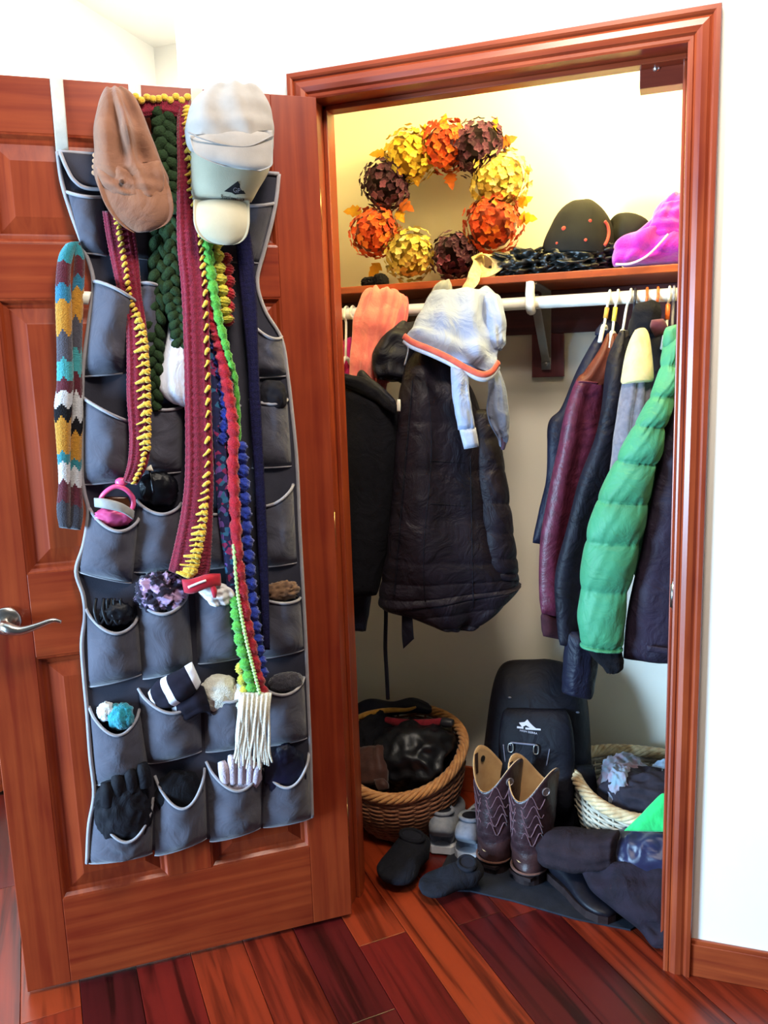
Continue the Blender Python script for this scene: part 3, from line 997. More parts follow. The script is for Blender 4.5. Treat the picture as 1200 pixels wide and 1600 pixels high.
mk('hem_stripe', hemline(-2, .0048, .004), fabric('orange_red_rib', '#d4604a', '#c24c3c', bump=.5), j, label='orange red stripe')
mk('hem_edge', hemline(5, .0040, .002), fabric('white_rib', '#c4c6d2', bump=.5), j, label='white hem edge')
mk('side_bunch', pxl([(752, 464, .34, 772, 464, .36, .02), (757, 480, .31, 782, 482, .34, .032), (762, 510, .285, 784, 514, .32, .032), (766, 535, .27, 786, 540, .30, .02), (772, 546, .27, 785, 546, .29, .01)], 28, 30, disp=folds(4, .014, 2.5)), pale, j)
mk('sleeve', pxl([(704, 572, .165, 730, 576, .18, .018), (706, 610, .150, 732, 612, .165, .022), (711, 645, .145, 737, 645, .16, .022), (716, 672, .143, 742, 670, .158, .021)], 26, 30, disp=folds(6, .008, 2)), pale, j)
mk('cuff', pxl([(717, 670, .144, 743, 668, .159, .019), (721, 686, .144, 746, 684, .158, .018), (725, 702, .145, 748, 698, .157, .016)], 30, 14, disp=lambda s, cx, cy: .0012 * np.sin(cx * 40)), fabric('pale_rib', '#a9aebf', bump=.6), j, label='ribbed pale cuff')
mk('sleeve', pxl([(762, 578, .25, 778, 575, .27, .015), (764, 605, .24, 788, 604, .26, .022), (762, 635, .235, 794, 636, .255, .026), (766, 660, .235, 796, 664, .25, .024), (778, 682, .237, 794, 685, .248, .016), (782, 698, .24, 788, 699, .245, .008)], 26, 36, disp=folds(8, .012, 2)), pale_shaded, j, label='shaded grey-blue sleeve')
mk('sleeve_trim', pxl([(779, 680, .233, 791, 688, .243, .012), (782, 692, .236, 790, 696, .243, .008), (783, 703, .238, 788, 703, .242, .005)], 14, 10), fabric('dark_plum_rib', '#4a3040'), j)
mk('zip_pull', tube([A(638, 541, .17), A(637, 552, .172), A(632, 571, .172)], [.003, .003, .004], 8, 12, flat=.6), plain('grey_zip_metal', '#bfc2cc', rough=.35, metal=.7), j, label='metal zip pull')
mk('grey_felt_hat', pxl([(690, 440, .34, 702, 439, .35, .010), (680, 446, .33, 706, 444, .35, .02), (672, 460, .325, 708, 458, .35, .026), (667, 470, .325, 712, 470, .35, .024), (668, 484, .33, 712, 484, .35, .018)], 28, 26, disp=folds(3, .008, 2)), fabric('grey_felt', '#8c8d86', '#7b7c76', bump=.4), label='small grey felt hat poking up over the rod above the hoodie', cat='hat')

# ================================================================== ON THE SHELF
def petal_head(c, rad, seed, nfl=64, fr=.021):
    """a mop-head bloom: four-petalled florets set over a ball"""
    rg = random.Random(seed)
    V, Fc, fm = [], [], []
    k = 0
    for i in range(nfl):
        zc = 1 - 2 * (i + .5) / nfl
        th = i * 2.39996 + rg.uniform(-.2, .2)
        d = np.array([math.sqrt(1 - zc * zc) * math.cos(th), math.sqrt(1 - zc * zc) * math.sin(th), zc])
        nv = nrmz(d + np.array([rg.uniform(-.25, .25) for _ in range(3)]))
        x = nrmz(np.cross(nv, [0.3, .2, 1]))
        y = np.cross(nv, x)
        o = np.asarray(c) + d * rad * rg.uniform(.78, 1.08)
        a0 = rg.uniform(0, 1.57)
        slot = rg.choice((0, 0, 0, 1, 1, 2))
        for q in range(4):
            a = a0 + q * math.pi / 2
            e, s_ = math.cos(a) * x + math.sin(a) * y, -math.sin(a) * x + math.cos(a) * y
            L = fr * rg.uniform(.85, 1.15)
            lift = L * rg.uniform(.1, .4)
            pts = [o, o + e * L * .45 - s_ * L * .52 + nv * lift * .6, o + e * L * .95 - s_ * L * .22 + nv * lift, o + e * L + s_ * L * .22 + nv * lift * .8, o + e * L * .45 + s_ * L * .52 + nv * lift * .6]
            mid = o + e * L * .55 + nv * lift * .15
            V += pts + [mid]
            for w_ in range(5):
                Fc.append((k + w_, k + (w_ + 1) % 5, k + 5))
                fm.append(slot)
            k += 6
    core = blob(c, (rad * .82,) * 3, 0, sub=2)
    Fc += [[i + k for i in f] for f in core[1]]
    fm += [3] * len(core[1])
    return (np.concatenate([np.array(V), core[0]]), Fc), fm


def petals(n, a, b, c, d):
    return [fabric(n + '_petal_a', a, rough=.7, scale=40, bump=.05), fabric(n + '_petal_b', b, rough=.7, scale=40, bump=.05), fabric(n + '_petal_c', c, rough=.7, scale=40, bump=.05), fabric(n + '_core', d, rough=.9)]


plum = petals('plum', '#4a1a38', '#341028', '#7a3e5c', '#1c0a14')
rust = petals('rust', '#d8501a', '#c03a16', '#e87a2a', '#7d2410')
gold = petals('gold', '#e8c33e', '#dcae34', '#efd765', '#a07a1c')
ivory = petals('ivory', '#e3cb6a', '#d6b850', '#ecdc96', '#9a8030')
WY = .615
wreath = thing('flower_wreath', 'autumn wreath of plum, rust and yellow mop-head blooms leaning on the closet wall', 'wreath', A(690, 440, WY))
BL = [(604, 287, 37, plum), (641, 243, 38, gold), (697, 228, 36, rust), (748, 232, 40, plum), (781, 282, 42, ivory), (770, 350, 42, rust), (711, 400, 34, plum), (641, 398, 38, ivory), (586, 363, 37, rust)]
for i, (u, v, r, mm) in enumerate(BL):
    wy = WY - .02 - .03 * (v - 230) / 170
    c = A(u, v, wy)
    rad = r / F * (wy + 1.858) * 1.10
    g, fm = petal_head(c, rad * .95, 40 + i, 150, .0125)
    o = mk('bloom', g, mm, wreath, fm=fm, smooth=False)
    tagit(o, {'plum_petal_a': 'dark plum bloom', 'gold_petal_a': 'golden yellow bloom', 'rust_petal_a': 'rust orange bloom', 'ivory_petal_a': 'pale yellow bloom'}[mm[0].name])
ring = [A(690 + 88 * math.cos(q), 315 + 84 * math.sin(q), WY + .012) for q in np.linspace(0, 6.2832, 16, endpoint=False)]
mk('vine_ring', tube(ring, .016, 8, 60, closed=True), fabric('vine_twig', '#6a4a26', '#4c331a', bump=.6, weave=200), wreath, label='twig base ring')
leafy = fabric('autumn_leaf_yellow', '#e0a824', '#cf8c1c', rough=.6, scale=50)
leafo = fabric('autumn_leaf_orange', '#c8681e', '#b0501a', rough=.6, scale=50)


def maple(c, size, dirv, nv, seed=0):
    """a broad lobed leaf on a short stalk"""
    rg = random.Random(seed)
    e = nrmz(dirv - nv * (dirv @ nv))
    s_ = np.cross(nv, e)
    prof = [(-.25, .05), (-.05, .38), (.12, .62), (.22, .40), (.42, .55), (.60, .30), (.80, .28), (1.15, 0)]
    pts = [(x, y) for x, y in prof] + [(x, -y) for x, y in prof[::-1][1:]]
    P = [c + e * x * size * 1.2 + s_ * y * size * rg.uniform(.9, 1.1) - nv * size * .35 * (y * y) + nv * .2 * size * math.sin(2 * x) for x, y in pts]
    return extrude(P, nv, .0012)


for i, (u, v, du, dv, sz, mm) in enumerate([(560, 330, -1, .1, .034, leafy), (628, 318, 1, .7, .036, leafo), (622, 332, .6, 1, .03, leafy), (703, 274, .2, 1, .034, leafo), (815, 340, 1, .1, .034, leafy), (812, 318, 1, -.5, .03, leafy), (590, 415, -.6, 1, .034, leafy), (598, 240, -1, .2, .03, leafy),
                                           (664, 216, 0, -1, .03, leafy), (690, 200, .3, -1, .03, leafy), (768, 206, .4, -1, .03, leafy), (784, 224, 1, -.4, .034, leafo), (775, 398, .9, .5, .036, leafy), (650, 272, .2, 1, .03, leafy)]):
    c = A(u, v, WY - .012)
    d = A(u + du * 20, v + dv * 20, WY - .012) - c
    mk('leaf', maple(c, sz, nrmz(d), nrmz(np.array([.1, -1, .1 + .1 * math.sin(i)])), i), mm, wreath, smooth=False)
burlap = fabric('cream_burlap_ribbon', '#e6cf9a', '#d9bd7c', rough=.9, scale=120, weave=700, bump=.5)


def ribbon(P, wdt, nrm_, t=.0012, m=40):
    P = crom(np.asarray(P, float), m)
    tan = np.gradient(P, axis=0)
    L, R = [], []
    for i in range(m):
        s_ = nrmz(np.cross(tan[i], nrm_(i / (m - 1)) if callable(nrm_) else nrm_))
        L.append(P[i] - s_ * wdt / 2)
        R.append(P[i] + s_ * wdt / 2)
    return loft(L, R, [t] * m, 14, m, 4, round_ends=False)


mk('ribbon_tail', ribbon([A(745, 398, .52), A(748, 412, .46), A(742, 428, .385), A(738, 440, .37), A(728, 452, .368), A(722, 462, .37)], .034, lambda s: np.array([math.sin(s * 5) * .7, -1, .3])), burlap, wreath, label='cream ribbon tail over the shelf edge')
mk('ribbon_loop', ribbon([A(744, 402, .50), A(762, 398, .46), A(778, 410, .43), A(770, 424, .42), A(752, 426, .43), A(744, 414, .47)], .034, lambda s: np.array([math.sin(s * 6), -.8, .8])), burlap, wreath, label='cream ribbon loop')

black_satin = fabric('black_satin', '#1d1c18', '#121210', rough=.38, scale=10, weave=500, bump=.1, spec=.5)


def drape_heap(rows, seed, amp, mat, name, label, cat, n=48, m=60, nx=4.0):
    return mk(name, pxl(rows, n, m, 2.2, folds(seed, amp, nx, 1.5, 4)), mat, label=label, cat=cat)


def lump(u0, u1, v0, v1, y0, y1, zf, seed, amp=.1, cr=.2, freq=2.4, sub=5, box_=.8):
    """crumpled cloth filling a silhouette box, resting at height zf"""
    ym = (y0 + y1) / 2
    p0, p1 = A(u0, (v0 + v1) / 2, ym), A(u1, (v0 + v1) / 2, ym)
    zt = A((u0 + u1) / 2, v0, ym)[2]
    c = np.array([(p0[0] + p1[0]) / 2, ym, (zf + zt) / 2])
    return blob(c, ((p1[0] - p0[0]) / 2, (y1 - y0) / 2, max((zt - zf) / 2, .005)), amp, freq, seed, sub, cr, floor_z=zf + .0005, box_=box_)


mk('black_satin_cloth', join(lump(782, 880, 393, 430, .40, .56, SZ, 3, .25, .55, 2.6), lump(850, 965, 384, 425, .40, .54, SZ, 9, .25, .5, 2.6)), black_satin, label='crumpled black satin cloth lying on the shelf', cat='cloth')
mk('black_glove', join(lump(566, 592, 433, 446, .44, .50, SZ, 5, .1, .1), lump(586, 604, 428, 444, .44, .52, SZ, 6, .1, .1)), black_knit, label='small black glove on the shelf left of the wreath', cat='glove')
bc = fabric('black_cap_cotton', '#171614', '#0f0e0d', rough=.85, scale=40)
cc = A(912, 398, .52)
cap = thing('black_dotted_cap', 'black cap with red dots resting on the satin cloth', 'cap', cc)
cz0 = SZ + .035
bcrown = mk('crown', pxl([(893, 336, .53, 920, 336, .53, .02), (876, 343, .50, 944, 343, .50, .06), (862, 358, .48, 958, 358, .48, .085), (850, 382, .47, 962, 385, .47, .09), (848, 398, .47, 962, 400, .47, .088)], 44, 40, pw=2.1, disp=folds(2, .004, 1.2)), bc, cap)
mk('brim', pxl([(950, 350, .50, 965, 352, .50, .02), (958, 356, .49, 1010, 352, .50, .045), (955, 372, .48, 1015, 366, .49, .05), (955, 386, .48, 1000, 384, .49, .04)], 28, 20), bc, cap)
red_trim = fabric('red_embroidery', '#c4402e', rough=.8)
for (u, v, r) in ((881, 357, .0062), (922, 345, .0046), (915, 375, .0042), (870, 380, .0036)):
    p = on_surf(bcrown, u, v, .0)
    if p is not None:
        mk('red_dot', blob(p, (r, r * .6, r), 0, sub=2), red_trim, bcrown)
mk('red_band', tube(surf_path(bcrown, [(944, 346), (948, 352), (950, 360), (950, 368), (948, 376), (944, 384)], .001), .0055, 8, 20, flat=.8), red_trim, bcrown, label='red stitched band')
mag = fabric('orchid_fleece', '#b2209c', '#9c1888', rough=.95, scale=30, weave=420, bump=.5, sheen=.4, wrinkle=0.4)
fz = thing('orchid_fleece', 'bright orchid pink fleece heaped at the right end of the shelf', 'fleece', A(1015, 412, .45))
mk('lower_bunch', pxl([(1046, 304, .50, 1090, 302, .52, .02), (1024, 326, .48, 1100, 322, .51, .045), (1014, 350, .46, 1105, 350, .49, .055), (990, 368, .44, 1105, 378, .47, .058), (962, 380, .42, 1100, 398, .45, .055), (957, 396, .41, 1075, 410, .44, .048), (961, 414, .40, 1015, 414, .42, .03)], 64, 70, pw=2.2, disp=folds(19, .044, 2.8, 1.6, 5)), mag, fz)
mk('hood_fold', pxl([(1036, 318, .43, 1082, 312, .45, .012), (1020, 340, .41, 1090, 334, .44, .022), (1016, 358, .40, 1088, 356, .43, .022), (1030, 372, .40, 1080, 372, .42, .012)], 40, 36, disp=folds(5, .022, 2.6, 1.5, 4)), mag, fz)
mk('piping', tube([A(962, 413, .36), A(985, 412, .355), A(1008, 402, .355), A(1026, 386, .355), A(1044, 366, .365)], .003, 6, 40), fabric('pale_pink_piping', '#e6b9d0'), fz, label='pale piped edge')
mk('black_bag', lump(1005, 1100, 382, 420, .44, .56, SZ, 8, .1, .2), black_c, label='black bag squeezed under the orchid fleece on the shelf', cat='bag')
# ================================================================== ON THE CLOSET FLOOR
rubber = fabric('dark_rubber_mat', '#20232e', '#191b23', rough=.75, scale=25, weave=180, bump=.3)
mp_ = [G(672, 1392), G(735, 1394), G(800, 1409), G(900, 1438), G(985, 1455), G(1010, 1440)]
mat_out = [np.array([p[0], p[1], .0005]) for p in mp_] + [np.array([.80, .18, .0005]), np.array([.80, .62, .0005]), np.array([.21, .62, .0005])]
mk('floor_mat', extrude(mat_out, (0, 0, 1), .005), rubber, smooth=False, label='thin dark rubber mat under the shoes and boots', cat='mat')
MZ = .006


def wicker_basket(name, label, c, rim_r, base_r, zrim, mat, mat_rim, tilt, nst=26, rim_t=.011, seed=1):
    """rim: bundle of twisted canes; sides: stakes with cane woven in front and behind"""
    c = np.asarray(c, float)
    t = thing(name, label, 'basket', (c[0], c[1], MZ))

    def rimp(a, k=1.0):
        z = zrim + tilt(math.cos(a), math.sin(a))
        return np.array([c[0] + rim_r[0] * math.cos(a) * k, c[1] + rim_r[1] * math.sin(a) * k, z])

    def wallp(a, s):
        r0 = np.array([c[0] + base_r[0] * math.cos(a), c[1] + base_r[1] * math.sin(a), MZ + .004])
        r1 = rimp(a)
        b = r0 + (r1 - r0) * s
        out = np.array([math.cos(a), math.sin(a), 0])
        return b + out * .022 * math.sin(math.pi * s), out
    # weave
    geos = []
    nrow = 25
    K = nst * 4
    for r in range(nrow):
        s = .01 + .93 * r / (nrow - 1)
        P = []
        for q in range(K):
            a = 2 * math.pi * q / K
            p, out = wallp(a, s)
            P.append(p + out * .0042 * math.cos(math.pi * (q / 4.0 * 1.0) * 1.0 + r * math.pi))
        geos.append(tube(P, .0043, 6, closed=True))
    mk('weave', join(*geos), mat, t, kind='stuff')
    stakes = []
    for q in range(nst):
        a = 2 * math.pi * q / nst
        stakes.append(tube([wallp(a, s)[0] for s in np.linspace(0, .99, 8)], .0035, 6))
    mk('stakes', join(*stakes), mat, t, kind='stuff')
    # rim of twisted canes
    for q in range(6):
        P = []
        for w_ in range(150):
            a = 2 * math.pi * w_ / 150
            ph = 9 * a + q * 2 * math.pi / 6
            out = np.array([math.cos(a), math.sin(a), 0])
            P.append(rimp(a) + out * rim_t * math.cos(ph) + np.array([0, 0, 1]) * rim_t * 1.1 * math.sin(ph))
        mk('rim_cane', tube(P, .0066, 6, closed=True), mat_rim, t)
    a_ = np.linspace(0, 2 * math.pi, 40, endpoint=False)
    disc = [wallp(q, 0)[0] for q in a_]
    mk('bottom', extrude(disc, (0, 0, -1), .003), mat, t, smooth=False)
    return t


cane = fabric('brown_wicker', '#a06a48', '#7c4b32', rough=.6, scale=60, weave=300, bump=.3)
cane_rim = fabric('honey_wicker', '#d0965c', '#a86c3c', rough=.5, scale=50, weave=250, bump=.3)
cane_w = fabric('whitewashed_wicker', '#c9bda8', '#a2937f', rough=.65, scale=60, weave=300, bump=.3)
cane_wr = fabric('pale_cane_rim', '#d8c49c', '#a88458', rough=.6, scale=40, weave=250, bump=.3)
BLc = np.array([.015, .44])
wicker_basket('wicker_basket', 'honey brown wicker basket full of black things beside the left jamb', BLc, (.196, .195), (.125, .12), .272, cane, cane_rim, lambda x, y: .082 * y if y < 0 else .035 * y)
BRc = np.array([.735, .445])
wicker_basket('wicker_basket', 'whitewashed wicker basket of clothes behind the green cloth', BRc, (.185, .175), (.12, .11), .235, cane_w, cane_wr, lambda x, y: .015 * y + .03 * x * x, seed=2)

# contents of the left basket
leather_b = fabric('glossy_black_leather', '#0b0b11', '#07070b', rough=.45, scale=14, weave=300, bump=.2, spec=.5)
mk('black_leather_bag', blob((.06, .45, .235), (.125, .13, .10), .12, 1.6, 5, 5, .16, box_=.85), leather_b, label='glossy black leather bag filling the honey wicker basket', cat='bag')
mk('black_scarf', blob((-.085, .50, .235), (.075, .09, .10), .15, 2.0, 8, 4, .2), black_knit, label='black knit bundle against the left jamb in the honey basket', cat='bundle')
br_glove = fabric('worn_brown_leather', '#4a2a20', '#351c15', rough=.6, scale=30, weave=200, bump=.4)
gl = thing('brown_leather_glove', 'worn brown leather glove on the near side of the honey wicker basket', 'glove', A(585, 1225, .30))
mk('palm', pxl([(560, 1168, .37, 598, 1164, .36, .014), (558, 1185, .345, 602, 1184, .335, .024), (558, 1205, .325, 606, 1205, .315, .028), (560, 1228, .31, 606, 1226, .30, .022)], 28, 26, disp=folds(5, .01, 3)), br_glove, gl)
mk('thumb', pxl([(584, 1218, .285, 600, 1216, .285, .01), (588, 1228, .275, 606, 1224, .275, .014), (592, 1236, .272, 608, 1232, .272, .01)], 16, 14), br_glove, gl)
ub = thing('folded_umbrella', 'navy umbrella with a mustard edge lying across the honey basket', 'umbrella', A(620, 1120, .55))
mk('canopy', loft([A(548, 1108, .60), A(575, 1092, .58), A(615, 1096, .57), A(645, 1090, .57), A(668, 1098, .565), A(673, 1106, .565)], [A(548, 1132, .58), A(575, 1124, .56), A(615, 1118, .55), A(645, 1114, .55), A(668, 1116, .555), A(673, 1112, .56)], [.02, .03, .03, .026, .018, .006], 26, 60, disp=folds(3, .008, 3)), fabric('dark_navy_nylon', '#141527', '#0e0f1c', rough=.5), ub)
mk('mustard_edge', tube([A(552, 1124, .525), A(575, 1116, .515), A(605, 1110, .51), A(635, 1109, .515), A(650, 1105, .52)], [.009, .013, .011, .008, .004], 8, 40, flat=.8), fabric('mustard_nylon', '#b98530', '#9a6a20', rough=.6), ub, label='mustard yellow edge')
st = thing('red_stick', 'red foam handled stick with a black end lying on the honey basket', 'stick', A(650, 1135, .50))
mk('grip', tube([A(598, 1124, .50), A(630, 1130, .495), A(665, 1130, .49), A(692, 1127, .485)], [.010, .014, .013, .011], 12, 40), fabric('red_foam', '#9c1f2e', '#7e1522', rough=.8), st)
mk('end_cap', tube([A(690, 1127, .484), A(698, 1129, .482), A(708, 1130, .48)], [.013, .015, .012], 12, 10), dark_plastic, st, label='black end cap')
# contents of the right basket
mk('grey_blue_gloves', join(lump(940, 1012, 1188, 1235, .36, .52, .20, 3, .15, .2, 2), lump(950, 990, 1200, 1240, .32, .40, .19, 6, .15, .2, 2)), fabric('grey_blue_stripe', '#8098a8', '#a06068', rough=.8, scale=22), label='grey-blue gloves with red stripes in the whitewashed basket', cat='gloves')
mk('dark_grey_sweater', lump(945, 1110, 1208, 1270, .30, .44, .16, 12, .12, .2, 2), fabric('charcoal_knit', '#2c2731', '#211d26', bump=.5), label='dark charcoal sweater in the whitewashed basket', cat='sweater')
mk('pale_blue_cloth', lump(1018, 1080, 1195, 1225, .36, .50, .20, 7, .12, .15, 2), fabric('pale_blue_cotton', '#a9c0da', '#93aac8'), label='pale blue cloth at the right jamb in the whitewashed basket', cat='cloth')
mk('green_cloth', loft([A(1034, 1240, .215), A(1016, 1258, .205), A(996, 1278, .195), A(975, 1298, .19)], [A(1075, 1236, .24), A(1078, 1262, .23), A(1075, 1285, .21), A(1072, 1300, .20)], [.008, .012, .012, .008], 30, 30, pw=3, disp=folds(2, .004, 2)), fabric('bright_green_cotton', '#2fd070', '#28c066', rough=.8, wrinkle=0.3), label='bright green cloth hanging over the whitewashed basket rim', cat='cloth')

# backpack
bp_m = fabric('backpack_nylon', '#0e0d19', '#0a0913', rough=.6, scale=30, weave=700, bump=.25, wrinkle=0.3)
bp = thing('backpack', 'black backpack with a white mountain logo leaning on the closet wall', 'backpack', (.44, .50, MZ))
bpm = mk('main_body', pxl([(795, 1042, .58, 880, 1040, .58, .02), (778, 1052, .555, 905, 1055, .555, .06), (768, 1090, .53, 916, 1090, .53, .085), (761, 1140, .515, 921, 1140, .515, .10), (756, 1190, .505, 923, 1190, .505, .11), (752, 1240, .50, 924, 1240, .50, .115), (752, 1290, .50, 922, 1290, .50, .115)], 44, 50, pw=3.0, disp=folds(9, .006, 2)), bp_m, bp)
fpk = mk('front_pocket', pxl([(792, 1106, .445, 883, 1108, .445, .010), (784, 1118, .43, 891, 1122, .43, .022), (780, 1150, .415, 897, 1155, .415, .030), (780, 1190, .405, 898, 1195, .405, .034), (782, 1235, .39, 897, 1240, .39, .045), (788, 1270, .39, 890, 1272, .39, .035)], 36, 30, pw=3.2, disp=folds(4, .004, 2)), bp_m, bp)
silver = plain('reflective_print', '#d6d4e2', rough=.5)


def sdecal(obj, pts, off=.0008, t=.0012):
    P = [on_surf(obj, u, v, off) for u, v in pts]
    return extrude(P, (0, -1, 0), t)


def decal(pts, y, t=.0015):
    return extrude([A(u, v, y) for u, v in pts], nrmz(np.array([0, -1.0, 0])), t)


LY = .372
mk('logo_peak', join(sdecal(fpk, [(811, 1129), (820, 1128), (824, 1124), (828, 1129), (834, 1135), (839, 1139), (830, 1138), (822, 1133), (816, 1136)]), sdecal(fpk, [(808, 1134.5), (818, 1136), (818, 1138.5), (808, 1137.5)]), sdecal(fpk, [(821, 1136.5), (845, 1138.5), (845, 1141), (821, 1139.5)])), silver, fpk, smooth=False, label='white mountain peak logo with brand line')


def text_geo(s, size):
    cu = bpy.data.curves.new('lettering', 'FONT')
    cu.body, cu.size, cu.extrude = s, size, .0003
    cu.align_x = 'CENTER'
    ob = bpy.data.objects.new('lettering', cu)
    COL.objects.link(ob)
    dg = bpy.context.evaluated_depsgraph_get()
    me = ob.evaluated_get(dg).to_mesh()
    g = np.array([v.co[:] for v in me.vertices]), [list(p.vertices) for p in me.polygons]
    ob.to_mesh_clear()
    bpy.data.objects.remove(ob, do_unlink=True)
    bpy.data.curves.remove(cu)
    return g


tx = text_geo('HIGH SIERRA', .009)
p0_ = on_surf(fpk, 826, 1145, .003)
mk('logo_lettering', xf(tx, frame(p0_, (.98, 0, -.09), (.09, 0, .98), (0, -1, 0))), silver, fpk, smooth=False, label='small white brand lettering')
dst = mk('daisy_strap', join(tube(surf_path(fpk, [(798, 1164), (800, 1160), (812, 1161), (833, 1163), (839, 1164)], .004), .0028, 6, 30)), plain('grey_webbing', '#77778a', rough=.6), bp)
for (u, v) in ((799, 1168), (838, 1171)):
    mk('buckle', tube(surf_path(fpk, [(u - 3, v - 6), (u + 3, v - 6), (u + 3, v + 5), (u - 3, v + 5)], .006), .0018, 6, 1, closed=True), steel, dst)
for (u0, v0, u1, v1) in ((787, 1163, 790, 1190), (859, 1170, 854, 1196)):
    mk('zip_cord', tube(surf_path(fpk, [(u0, v0), ((u0 + u1) / 2, (v0 + v1) / 2), (u1, v1)], .002), .0018, 6, 10), plain('grey_webbing', '#77778a'), bp)
for (u, v, y) in ((797, 1090, .446), (902, 1113, .388)):
    mk('zip_pull', blob(on_surf(bpm, u, v, .002), (.006, .004, .003), 0, sub=2), plain('dull_zip_metal', '#6b6a78', rough=.5), bp)
mk('top_handle', tube([A(815, 1044, .56), A(825, 1034, .55), A(850, 1033, .55), A(862, 1042, .56)], .007, 8, 24, flat=.6), bp_m, bp)
mk('side_pouch', pxl([(895, 1195, .41, 926, 1195, .45, .03), (896, 1240, .40, 930, 1240, .44, .04), (898, 1290, .40, 930, 1290, .44, .04)], 24, 20), bp_m, bp)

# ------------------------------------------------------------------ footwear
boot_l = fabric('brown_boot_leather', '#352024', '#241317', rough=.42, scale=60, weave=150, bump=.45, spec=.45, wrinkle=0.15)
boot_f = fabric('brown_boot_foot', '#3c2322', '#2d1818', rough=.4, scale=40, weave=150, bump=.3, spec=.45)
boot_in = fabric('tan_boot_lining', '#c9a274', '#b3875a', rough=.8, scale=20)
sole_m = fabric('dark_boot_sole', '#2a1c1c', '#1d1213', rough=.6)


